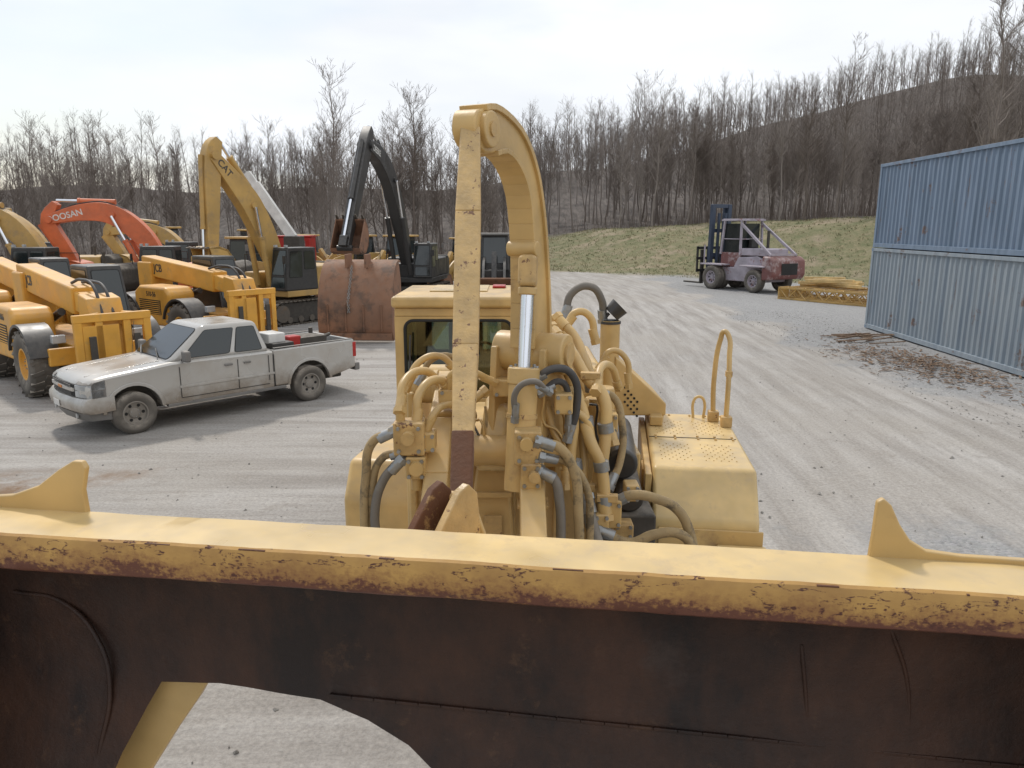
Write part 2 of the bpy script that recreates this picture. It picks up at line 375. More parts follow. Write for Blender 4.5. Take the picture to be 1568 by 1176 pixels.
def groundmat():
    m,t,b=newmat('gravel_yard_and_banks')
    g=nd(t,'ShaderNodeNewGeometry').outputs['Position']
    def at(n): a=nd(t,'ShaderNodeAttribute'); a.attribute_name=n; return a.outputs['Fac']
    s=nd(t,'ShaderNodeSeparateXYZ'); t.links.new(g,s.inputs[0])
    cb=nd(t,'ShaderNodeCombineXYZ'); t.links.new(math_(t,'MULTIPLY',at('cc'),2.6),cb.inputs[0]); t.links.new(math_(t,'MULTIPLY',s.outputs[1],.2),cb.inputs[1])
    trk=noi(t,cb.outputs[0],1.0,5,.62)
    mp=nd(t,'ShaderNodeMapping'); t.links.new(g,mp.inputs[0]); mp.inputs['Rotation'].default_value=(0,0,rad(-38)); mp.inputs['Scale'].default_value=(.22,2.0,1)
    trk2=noi(t,mp.outputs[0],1.0,5,.62)
    mx=nd(t,'ShaderNodeMix'); t.links.new(mrange(t,s.outputs[0],-2,1),mx.inputs[0]); t.links.new(trk2,mx.inputs[2]); t.links.new(trk,mx.inputs[3]); tr=mx.outputs[0]
    big=noi(t,g,.22,4,.6); mid=noi(t,g,1.6,5,.7); fine=noi(t,g,22,5,.8)
    vor=nd(t,'ShaderNodeTexVoronoi'); vor.inputs['Scale'].default_value=20; t.links.new(g,vor.inputs['Vector'])
    c=mixc(t,mrange(t,tr,.37,.62),(.285,.262,.238),(.425,.402,.375))
    c=mixc(t,mrange(t,big,.42,.62,0,.6),c,(.355,.325,.288))
    c=mixc(t,mrange(t,mid,.55,.72,0,.5),c,(.25,.222,.19))
    sp=mrange(t,fine,.32,.68,.72,1.18)
    rgb=nd(t,'ShaderNodeCombineColor'); [t.links.new(sp,rgb.inputs[i]) for i in range(3)]
    c=mixc(t,1.,c,rgb.outputs[0],'MULTIPLY')
    c=mixc(t,math_(t,'MULTIPLY',at('mu'),mrange(t,mid,.38,.6)),c,(.21,.14,.09))
    hv=nd(t,'ShaderNodeHueSaturation'); hv.inputs['Saturation'].default_value=.05; hv.inputs['Value'].default_value=1.7; t.links.new(mixc(t,.5,(.20,.188,.175),vor.outputs['Color'],'MULTIPLY'),hv.inputs['Color'])
    gm=math_(t,'ADD',at('dk'),math_(t,'MULTIPLY',math_(t,'SUBTRACT',mid,.5),1.8))
    gm=math_(t,'MULTIPLY',mrange(t,gm,.3,.85,0,.85),mrange(t,at('dk'),.02,.2))
    c=mixc(t,gm,c,hv.outputs[0])
    gc=mixc(t,mrange(t,noi(t,g,.9,5,.7),.38,.62),(.15,.155,.075),(.27,.225,.135))
    gc=mixc(t,mrange(t,noi(t,g,7,4,.8),.4,.7),gc,(.11,.12,.06))
    gc=mixc(t,mrange(t,noi(t,g,.35,4,.7),.50,.64,0,.8),gc,(.30,.24,.17))
    c=mixc(t,at('gr'),c,gc)
    mp3=nd(t,'ShaderNodeMapping'); t.links.new(g,mp3.inputs[0]); mp3.inputs['Scale'].default_value=(1.4,.2,.3)
    fc=mixc(t,mrange(t,noi(t,mp3.outputs[0],1.,5,.75),.38,.62),(.05,.042,.037),(.125,.105,.092))
    c=mixc(t,at('fo'),c,fc)
    t.links.new(c,b.inputs['Base Color']); b.inputs['Roughness'].default_value=.92; b.inputs['Specular IOR Level'].default_value=.25
    hh=math_(t,'ADD',math_(t,'MULTIPLY',fine,.3),math_(t,'MULTIPLY',tr,1.8))
    hh=math_(t,'ADD',hh,math_(t,'MULTIPLY',mid,1.0))
    hh=math_(t,'ADD',hh,math_(t,'MULTIPLY',math_(t,'MULTIPLY',vor.outputs['Distance'],gm),-.7))
    bp=nd(t,'ShaderNodeBump'); bp.inputs['Strength'].default_value=.7; bp.inputs['Distance'].default_value=.05
    t.links.new(hh,bp.inputs['Height']); t.links.new(bp.outputs[0],b.inputs['Normal'])
    return m
go=mk('ground',vs,fs,groundmat(),smooth=True,ang=180,recalc=False)
for nm,a in (('gr',gr),('fo',fo),('dk',dk),('cc',cc),('mu',mu)):
    at=go.data.attributes.new(nm,'FLOAT','POINT'); at.data.foreach_set('value',a)
b=MB(); OCT=[(0,2,4),(2,1,4),(1,3,4),(3,0,4),(2,0,5),(1,2,5),(3,1,5),(0,3,5)]
def stone(x,y,r,z=0):
    n=len(b.v)
    for d in ((1,0,0),(-1,0,0),(0,1,0),(0,-1,0),(0,0,.7),(0,0,-.5)):
        k=r*rnd.uniform(.6,1.3); b.v.append(V((x+d[0]*k+rnd.uniform(-.2,.2)*r,y+d[1]*k+rnd.uniform(-.2,.2)*r,z+d[2]*k)))
    b.f+= [tuple(i+n for i in f) for f in OCT]
for i in range(3600):
    if rnd.random()<.3: y=rnd.uniform(3.5,22); x=rnd.uniform(-1,1)*(y*.8+1)
    else: y=rnd.uniform(5,34); x=rnd.uniform(9.3,13.4)
    stone(x,y,rnd.choice([.007,.010,.013,.017,.024])*rnd.uniform(.8,1.4),H(x,y)+.006)
M['stone']=mat('grey_stone',(.31,.295,.27),.85,col2=(.19,.175,.155),scale=1.5,thr=(.4,.6),var=.4)
b.done('loose_stones','stone')
b=MB()
for i in range(800):
    a=rnd.gauss(0,1); c_=rnd.gauss(0,1)
    x=11.4+a*.7-c_*.1; y=20.5+c_*1.9; l=rnd.uniform(.04,.28); th=rnd.uniform(0,6.3)
    z=.02+rnd.random()*.10*math.exp(-(a*a+c_*c_)*.5)
    b.beam((x,y,z),(x+math.cos(th)*l,y+math.sin(th)*l,z+rnd.uniform(-.01,.05)),rnd.uniform(.015,.06),.008)
for i in range(16):
    x=12.1+rnd.uniform(-1,1)*.8; y=25+rnd.uniform(-1,1); th=rnd.uniform(-.5,.5)
    b.beam((x-.6*math.cos(th),y-.6*math.sin(th),.05),(x+.6*math.cos(th),y+.6*math.sin(th),.12),.05,.03)
M['leaf']=mat('dead_leaves_and_sticks',(.15,.09,.055),.9,col2=(.26,.18,.12),scale=6,thr=(.4,.6))
b.done('leaf_and_stick_debris','leaf')
# ------------------------------------------------------------------ trees (one baked forest mesh)
def barkmat():
    m,t,b=newmat('grey_bark')
    a=nd(t,'ShaderNodeAttribute'); a.attribute_name='rv'
    c=mixc(t,a.outputs['Fac'],(.165,.135,.115),(.30,.262,.235)); t.links.new(c,b.inputs['Base Color']); b.inputs['Roughness'].default_value=.9; b.inputs['Specular IOR Level'].default_value=.1
    return m
M['bark']=barkmat()
def treemesh(seed,h,lo=False):
    r_=random.Random(seed); b=MB()
    def seg(p0,p1,r0,r1,n=3): b.cyl(p0,p1,r0,r1,n,False)
    def rdir(up):
        a=r_.uniform(0,2*math.pi); return V((math.cos(a)*math.cos(up),math.sin(a)*math.cos(up),math.sin(up)))
    pts=[V((0,0,-.3))]; N=9
    wob=V((r_.uniform(-.03,.03),r_.uniform(-.03,.03),0))
    for i in range(N): pts.append(pts[-1]+V((r_.gauss(0,.12),r_.gauss(0,.12),h/N))+wob*h/N)
    R0=h*.0078
    rr=lambda f: R0*(1-f)**.8+.016
    for i in range(N): seg(pts[i],pts[i+1],rr(i/N),rr((i+1)/N),5)
    st=r_.uniform(.16,.38)
    for k in range(r_.randint(22,28) if lo else r_.randint(34,42)):
        f=st+(1-st)*r_.random()**.8*.98
        i=min(int(f*N),N-1); p=pts[i].lerp(pts[i+1],f*N-i)
        Ln=h*(.10+.22*(1-f)**.7)*r_.uniform(.6,1.2); d=rdir(r_.uniform(.5,1.1)); r0=min(rr(f)*.55,.011+Ln*.012)
        q=p; S=3
        for s in range(S):
            d=(d+V((r_.gauss(0,.13),r_.gauss(0,.13),.18))).normalized(); q2=q+d*Ln/S; ra=r0*(1-s/(S+.3)); seg(q,q2,ra,r0*(1-(s+1)/(S+.3)))
            for _ in range(2 if lo else 3):
                e=(d*.8+rdir(r_.uniform(-.1,1.0))*.9).normalized(); l2=Ln*r_.uniform(.22,.42); a=q.lerp(q2,r_.random()); m_=a+e*l2
                seg(a,m_,.015 if lo else .013,.008)
                if not lo:
                    for _ in range(2):
                        e3=(e+rdir(r_.uniform(.1,1.1))*.8).normalized(); c=a.lerp(m_,r_.uniform(.3,.8)); seg(c,c+e3*l2*r_.uniform(.4,.7),.009,.006)
            q=q2
    return np.array([tuple(v) for v in b.v],dtype=np.float32),np.array(b.f,dtype=np.int32)
HT=((1,13),(2,15),(3,12),(4,16),(5,14),(6,11),(7,17))
TM=[treemesh(s,hh) for s,hh in HT]; TL=[treemesh(s+20,hh,True) for s,hh in HT]
PL=[]
def plant(x,y,s,ms=TM):
    PL.append((rnd.choice(ms),x,y,H(x,y)-.1,s,s*rnd.uniform(.9,1.15),rnd.uniform(0,6.3),rnd.gauss(0,.03),rnd.gauss(0,.03),rnd.random()))
def ok(x,y): return not (bankd(x,y)<21 and x>-2)
def sfac(x,y):
    q=x/y; f=1.
    if q<-.25: f*=.84
    if .27<q<.52: f*=.74
    return f
n=0
while n<250:
    y=rnd.uniform(62,86); x=rnd.uniform(-.78,.82)*y
    if ok(x,y) : plant(x,y,rnd.uniform(.62,.90)*sfac(x,y)); n+=1
n=0
while n<150:
    y=rnd.uniform(78,112); x=rnd.uniform(-.05,.6)*y
    if ok(x,y): plant(x,y,rnd.uniform(.6,.95)*sfac(x,y)); n+=1
n=0
while n<430:
    y=88+92*rnd.random(); x=rnd.uniform(-.76,.8)*y
    if ok(x,y): plant(x,y,rnd.uniform(.65,1.0)*sfac(x,y),TL); n+=1
for i in range(950):
    y=rnd.uniform(150,320); x=rnd.uniform(.02,.80)*y; plant(x,y,rnd.uniform(.7,1.05),TL)
for i in range(160):
    y=rnd.uniform(170,230); x=rnd.uniform(-.75,.05)*y; plant(x,y,rnd.uniform(.7,1.05),TL)
for x,y,s in ((35,56,1.2),(38.5,60,1.0),(41,62,1.2),(44,64,1.3),(47,70,1.25),(50,73,1.3),(29.5,69,.9)): plant(x,y,s)
plant(27.6,72,1.0)
av=[];af=[];ar=[];off=0
for (vv,ff),x,y,z,s,s3,a,tx,ty,rv in PL:
    mt=(Matrix.Rotation(tx,3,'X')@Matrix.Rotation(ty,3,'Y')@Matrix.Rotation(a,3,'Z')@Matrix.Diagonal((s,s,s3)))
    mt=np.array(mt,dtype=np.float32); av.append(vv@mt.T+np.array((x,y,z),dtype=np.float32)); af.append(ff+off); off+=len(vv); ar.append(np.full(len(vv),rv,dtype=np.float32))
av=np.concatenate(av);af=np.concatenate(af);ar=np.concatenate(ar)
me=bpy.data.meshes.new('bare_forest'); me.vertices.add(len(av)); me.vertices.foreach_set('co',av.ravel())
me.loops.add(af.size); me.loops.foreach_set('vertex_index',af.ravel()); me.polygons.add(len(af)); me.polygons.foreach_set('loop_start',np.arange(0,af.size,4,dtype=np.int32))
me.update(calc_edges=False); me.materials.append(M['bark'])
at=me.attributes.new('rv','FLOAT','POINT'); at.data.foreach_set('value',ar)
fobj=bpy.data.objects.new('bare_forest',me); sc.collection.objects.link(fobj)
del av,af,ar
b=MB()
for i in range(7000):
    y=rnd.uniform(61,95); x=rnd.uniform(-.8,.85)*y
    if not ok(x,y): continue
    z=H(x,y); hh=rnd.uniform(.6,2.8)
    b.cyl((x,y,z),(x+rnd.gauss(0,.35),y+rnd.gauss(0,.3),z+hh),.02,.006,3,False)
M['brush']=mat('dry_brush',(.18,.14,.115),.95,var=.5)
b.done('dry_undergrowth','brush')
b=MB()
for i in range(8000):
    x=rnd.uniform(0,42); y=rnd.uniform(44,90); d=bankd(x,y)
    if d<.3 or d>23: continue
    z=H(x,y)
    for k in range(3):
        xx=x+rnd.gauss(0,.12); yy=y+rnd.gauss(0,.12); n=len(b.v); a=rnd.uniform(0,3.1)
        b.v+=[V((xx-.04*math.cos(a),yy-.04*math.sin(a),z)),V((xx+.04*math.cos(a),yy+.04*math.sin(a),z)),V((xx+rnd.gauss(0,.08),yy+rnd.gauss(0,.08),z+rnd.uniform(.06,.2)))]; b.f.append((n,n+1,n+2))
M['grass']=mat('bank_grass_blades',(.19,.20,.10),.9,col2=(.36,.30,.18),scale=.8,thr=(.42,.6))
b.done('bank_grass','grass',recalc=False)
# ------------------------------------------------------------------ shipping containers
def container(z0,m,off):
    yaw=math.atan2(18.5-28.2,13.08-13.51)
    c=empty('shipping_container',(13.51+off,28.2+off,z0),yaw)
    Ln,W,Hh=12.19,2.44,3.0
    for nm,y,sg in (('side_wall',-.0,-1),('back_wall',W,1)):
        vs=[];x=.15; prof=[]
        while x<Ln-.15:
            prof+=[(x,0),(x+.07,0),(x+.14,.045),(x+.21,.045)]; x+=.28
        prof.append((Ln-.15,0))
        for x,d in prof:
            yy=y+(.03+d)*(-sg)
            vs+=[(x,yy,.16),(x,yy,Hh-.11)]
        fs=[(2*i,2*i+2,2*i+3,2*i+1) for i in range(len(prof)-1)]
        mk(nm,vs,fs,m,c)
    b=MB()
    for y in (.04,W-.04):
        b.box((Ln/2,y,.09),(Ln-.3,.10,.15)); b.box((Ln/2,y,Hh-.06),(Ln-.3,.10,.11))
    for x in (.075,Ln-.075):
        for y in (.075,W-.075): b.box((x,y,Hh/2),(.15,.16,Hh-.01))
        b.box((x,W/2,.09),(.13,W-.3,.15)); b.box((x,W/2,Hh-.06),(.13,W-.3,.11))
    b.done('frame',m,c,bevel=.008)
    b=MB()
    for x in (.09,Ln-.09):
        for y in (.08,W-.08):
            for z in (.06,Hh-.06): b.box((x,y,z),(.19,.18,.118))
    b.done('corner_castings','cont2',c,bevel=.01)
    b=MB(); b.box((Ln/2,W/2,Hh-.05),(Ln-.3,W-.15,.03)); b.box((.1,W/2,Hh/2),(.04,W-.3,Hh-.3)); b.box((Ln-.1,W/2,Hh/2),(.04,W-.3,Hh-.3))
    for i in range(26): b.box((.5+i*.45,W/2,Hh-.03),(.2,W-.3,.02))
    b.done('roof_and_ends',m,c)
    b=MB()
    for y in (.5,.9,1.5,1.9): b.cyl((.03,y,.1),(.03,y,Hh-.1),.02,seg=8)
    b.done('door_bars','steel',c)
    return c
c1=container(.03,'cont1',0); c2=container(3.045,'cont2',.0); c2.location.x+=.025
# ------------------------------------------------------------------ excavator
def excavator(loc,yaw,paint,boom,stick,bkt,scale=1,boompaint=None,label=None,bw=1.2,bmat=None,cabm=None,ang=0,labm='black'):
    e=empty('excavator',loc,yaw,scale); bp_=boompaint or paint
    for sy in (-1,1):
        y=sy*1.25; pts=[]
        for cx,a0 in ((1.75,-90),(-1.75,90)):
            for k in range(9):
                a=rad(a0+k*22.5); pts.append((cx+.42*math.cos(a),.47+.42*math.sin(a)))
        prism('track_frame',[(x*.93,z*.9+.05) for x,z in pts],y-.2,y+.2,'dark',e,bevel=0)
        b=MB()
        L_=3.5; n=44; tot=2*L_+2*math.pi*.45
        for i in range(n):
            s=tot*i/n
            if s<L_: p=(-1.75+s,.92); a=0
            elif s<L_+math.pi*.45: a=-(s-L_)/.45; p=(1.75-.45*math.sin(a),.47+.45*math.cos(a))
            elif s<2*L_+math.pi*.45: p=(1.75-(s-L_-math.pi*.45),.03); a=math.pi
            else: a=-math.pi-(s-2*L_-math.pi*.45)/.45; p=(-1.75-.45*math.sin(a),.47+.45*math.cos(a))
            mt=Matrix.Rotation(-a,3,'Y'); b.box((p[0],y,p[1]),(.17,.62,.035),mt)
            b.box(V((p[0],y,p[1]))+mt@V((.05,0,.03)),(.025,.62,.05),mt)
        b.done('track_shoes','track',e)
        b=MB()
        for i in range(6): b.cyl((-1.4+i*.56,y-.24,.2),(-1.4+i*.56,y+.24,.2),.13,seg=12)
        b.cyl((1.75,y-.25,.47),(1.75,y+.25,.47),.34,seg=18); b.cyl((-1.75,y-.25,.47),(-1.75,y+.25,.47),.34,seg=18)
        b.done('rollers','track',e,smooth=True)
    bbox('car_body',-1.1,1.1,-1.05,1.05,.45,.85,'dark',e,.05)
    cyl('swing_ring',(0,0,.85),(0,0,1.08),.75,'dark',e)
    h=empty('upper_structure',(0,0,0),ang); h.parent=e; e2=h
    bbox('deck',-2.2,1.35,-1.38,1.38,1.08,1.32,paint,e2,.03)
    bbox('engine_housing',-2.2,-.2,-1.36,1.36,1.325,2.25,paint,e2,.09,3)
    bbox('right_tank',-.15,1.25,-1.36,-.55,1.325,2.0,paint,e2,.06,3)
    prism('counterweight',[(-2.22,1.12),(-2.75,1.22),(-2.9,1.5),(-2.85,2.1),(-2.6,2.3),(-2.22,2.32)],-1.36,1.36,'dark' if paint!='black' else 'black',e2,.08,3)
    bbox('vents',-1.9,-.5,-1.37,-1.365,1.5,2.0,'seal',e2,0)
    cyl('exhaust',(-1.4,-.6,2.25),(-1.4,-.6,2.75),.06,'dark',e2)
    x0,x1,y0,y1,z0,z1=-.25,1.4,.42,1.38,1.325,3.0
    B=[(x0,y0,z0),(x1+.02,y0,z0),(x1+.02,y1,z0),(x0,y1,z0)]; T=[(x0+.03,y0,z1),(x1-.22,y0,z1),(x1-.22,y1-.06,z1),(x0+.03,y1-.06,z1)]
    hexa('cab',B,T,cabm or 'black',e2,.05,3)
    B=[V(p) for p in B];T=[V(p) for p in T]
    fr=[B[1],B[2],T[2],T[1]]; ls=[B[2],B[3],T[3],T[2]]; rs=[B[0],B[1],T[1],T[0]]; bk=[B[3],B[0],T[0],T[3]]
    window('windscreen',fr,.08,.92,.36,.94,e2); window('lower_screen',fr,.1,.9,.06,.32,e2)
    window('door_glass',ls,.08,.5,.3,.92,e2); window('side_glass',ls,.56,.93,.48,.92,e2)
    window('right_glass',rs,.06,.92,.45,.92,e2); window('rear_glass',bk,.1,.9,.5,.9,e2)
    b=MB(); b.beam((x1+.05,y1,1.4),(x1+.1,y1+.02,2.6),.03,.03); b.beam((1.2,-1.3,2.0),(1.2,-1.3,2.7),.03,.03); b.beam((.1,-1.3,2.0),(.1,-1.3,2.7),.03,.03); b.beam((1.2,-1.3,2.7),(.1,-1.3,2.7),.03,.03)
    b.box((x1+.1,y1+.08,2.55),(.05,.16,.3)); b.done('rails_and_mirror','black',e2)
    b=MB(); b.box((x1-.25,y0+.15,z1+.05),(.1,.14,.1)); b.box((x1-.25,y1-.2,z1+.05),(.1,.14,.1)); b.done('work_lamps','lamp',e2,bevel=.01)
    y=-.06
    prism('boom',ribbon(cr(boom,5)),y-.24,y+.24,bp_,e2,.03)
    bx,bz,_=boom[0]; bbox('boom_foot',bx-.35,bx+.35,y-.42,y+.42,1.3,bz+.1,paint,e2,.04)
    tip=boom[-1]; m_=boom[len(boom)//2]
    prism('stick',ribbon(cr(stick,4)),y-.19,y+.19,bp_,e2,.03)
    b=MB()
    b.cyl((tip[0],y-.32,tip[1]),(tip[0],y+.32,tip[1]),.14,seg=16); sb=stick[-1]; b.cyl((sb[0],y-.3,sb[1]),(sb[0],y+.3,sb[1]),.11,seg=16)
    b.cyl((bx,y-.45,bz),(bx,y+.45,bz),.13,seg=16); b.cyl((m_[0],y-.34,m_[1]),(m_[0],y+.34,m_[1]),.12,seg=16)
    b.done('pins',bp_,e2,smooth=True)
    def ram(n_,a,c,r,yy,mm='black'):
        a=V((a[0],yy,a[1]));c=V((c[0],yy,c[1])); md=a.lerp(c,.62)
        b=MB(); b.cyl(a,md,r,seg=14); b.cyl(md-(c-a).normalized()*.06,md+(c-a).normalized()*.03,r*1.15,seg=14); b.done(n_+'_barrel',mm,e2,smooth=True); b=MB(); b.cyl(md,c,r*.55,seg=12); b.done(n_+'_rod','chrome',e2,smooth=True)
    for yy in (y-.36,y+.36): ram('boom_ram',(bx+.75,1.5),(m_[0],m_[1]-.05),.11,yy,bp_)
    st0=stick[0]
    nrm=m_[2]
    ram('stick_ram',(m_[0]-.1,m_[1]+nrm+.12),(st0[0],st0[1]+.1),.12,y,bp_)
    sm=stick[1]
    dx=V((sb[0]-st0[0],sb[1]-st0[1])).normalized(); out=V((-dx.y,dx.x))
    if out.x<0: out=-out
    a=(sm[0]+out.x*.42,sm[1]+out.y*.42); c=(sb[0]-dx.x*.35+out.x*.3,sb[1]-dx.y*.35+out.y*.3)
    ram('bucket_ram',a,c,.09,y,bp_)
    b=MB(); b.beam((c[0],y,c[1]),(sb[0]-dx.x*.35,y,sb[1]-dx.y*.35),.34,.1); b.beam((c[0],y,c[1]),(sb[0]+out.x*.3+dx.x*.1,y,sb[1]+out.y*.3+dx.y*.1),.3,.09); b.done('bucket_link',bp_,e2,bevel=.01)
    for yy in (y-.16,y,y+.14):
        tube('boom_line',[(p[0]-.0,yy,p[1]+p[2]+.04) for p in boom],.022,'hoseblk',e2)
    ca,sa=math.cos(bkt),math.sin(bkt); k=bw/1.2
    prof=[(0,0),(.12,.1),(.42,.05),(.75,-.2),(.9,-.6),(.8,-1.0),(.5,-1.25),(.1,-1.35),(.12,-1.28),(.45,-1.17),(.72,-.95),(.80,-.6),(.68,-.28),(.4,-.05),(.1,-.02)]
    P=[(sb[0]+(x*ca-z*sa)*k,sb[1]+(x*sa+z*ca)*k) for x,z in prof]
    bm_=bmat or bp_
    prism('bucket_shell',P,y-.6*k,y+.6*k,bm_,e2,.008)
    sp=[0,2,3,4,5,6,7]
    for yy in (y-.6*k,y+.57*k): prism('bucket_side',[P[i] for i in sp],yy,yy+.03*k,bm_,e2,.005)
    b=MB()
    d=V((P[7][0]-P[6][0],0,P[7][1]-P[6][1])).normalized()
    for i in range(5):
        yy=y+(-.52+i*.26)*k; p=V((P[7][0],yy,P[7][1])); b.beam(p,p+d*.22*k,.1*k,.07*k,.05*k,.03*k)
    b.done('bucket_teeth','track',e2)
    if label:
        for yy,rz in ((y+.243,math.pi),(y-.243,0)):
            q=boom[-2]; q2=boom[-1]; mid=((q[0]+q2[0])/2,(q[1]+q2[1])/2); an=math.atan2(q2[1]-q[1],q2[0]-q[0])
            if rz: R_=Matrix.Rotation(math.pi,4,'Z')@Matrix.Rotation(rad(90),4,'X')@Matrix.Rotation(-an,4,'Z')
            else: R_=Matrix.Rotation(rad(90),4,'X')@Matrix.Rotation(an,4,'Z')
            text('maker_lettering',label,(mid[0],yy,mid[1]),R_.to_euler(),.36,labm,e2)
    return e
yaw=lambda x,y: math.atan2(y,x)
boomS=[(.55,1.75,.24),(1.0,3.1,.42),(1.75,4.6,.46),(2.5,5.5,.36),(3.3,6.35,.22)]
stickS=[(3.0,6.95,.16),(3.3,6.3,.34),(3.5,4.2,.27),(3.7,1.75,.15)]
excavator((-9.2,31.0,0),yaw(-.55,-.84),'catyel',boomS,stickS,rad(160),label='CAT')
excavator((-5.15,38.5,0),yaw(-.13,-1),'black',[(.7,1.9,.28),(1.8,4.0,.48),(3.4,5.9,.5),(5.0,6.8,.38),(6.6,7.1,.22)],
  [(6.1,7.8,.18),(6.7,7.0,.36),(8.0,5.2,.3),(9.6,3.0,.16)],rad(-150),label='DEERE',bmat='rbucket',labm='white')
LB=[(.6,1.75,.24),(1.3,3.1,.42),(2.4,4.1,.44),(3.9,4.3,.34),(5.2,4.0,.2)]; LS=[(4.9,4.7,.14),(5.3,3.9,.3),(4.6,2.5,.24),(3.9,1.1,.12)]
excavator((-14.6,33.0,0),yaw(-1,-.1),'orange',[(.6,1.75,.24),(1.4,3.3,.4),(2.6,4.3,.42),(3.9,4.4,.34),(5.2,4.1,.2)],
  [(4.9,4.8,.14),(5.3,4.0,.3),(4.6,2.6,.24),(3.9,1.2,.12)],rad(120),label='DOOSAN',labm='white')
excavator((-18.6,31.0,0),yaw(-1,.05),'catyel',LB,LS,rad(120),label='CAT')
excavator((-24.5,41.0,0),yaw(-.9,-.2),'catyel',LB,LS,rad(120))
excavator((-17.5,42.0,0),yaw(-.9,.1),'catyel',[(.6,1.75,.22),(1.3,2.8,.36),(2.4,3.5,.4),(3.9,3.7,.3),(5.2,3.5,.18)],
  [(4.9,4.2,.14),(5.3,3.4,.28),(4.6,2.3,.22),(3.9,1.1,.12)],rad(120))
def bigbucket():
    e=empty('rusty_excavator_bucket',(-5.15,25.6,0),rad(-93))
    P=[(.95,.05),(1.15,.35),(1.18,.9),(1.05,1.5),(.75,2.1),(.3,2.55),(-.2,2.7),(-.5,2.65),(-.5,2.58),(-.2,2.6),(.25,2.45),(.66,2.04),(.96,1.46),(1.08,.9),(1.05,.4),(.88,.12)]
    P=[P[0]]+cr(P[1:7],3)+P[7:]
    prism('shell',P,-1.25,1.25,'rbucket',e,.015)
    for y in (-1.25,1.21): prism('side_plate',[(.9,.06),(1.12,.4),(1.12,.9),(1.0,1.5),(.7,2.05),(.3,2.45),(-.2,2.6),(-.45,2.0),(-.5,1.0),(.1,.2)],y,y+.04,'rbucket',e,.01)
    b=MB()
    for y in (-.35,.3): b.box((.35,y,2.68),(.7,.07,.45))
    for i in range(4): b.beam((1.19,-.9+i*.6,.4),(1.2,-.9+i*.6,1.3),.06,.05)
    b.box((1.19,0,.22),(.06,2.46,.22)); b.done('hinge_ears_and_wear_strips','rbucket',e,bevel=.01)
    b=MB()
    for i in range(26):
        z=2.5-i*.058; x=1.22 if z<1.3 else 1.22-(z-1.3)*.62+.10
        for s in (-1,1):
            o=V((0,.03*s,0)) if i%2 else V((.03*s,0,0)); b.beam(V((x,-.18,z-.035))+o,V((x,-.18,z+.035))+o,.022)
    b.done('hanging_chain','steel',e)
bigbucket()
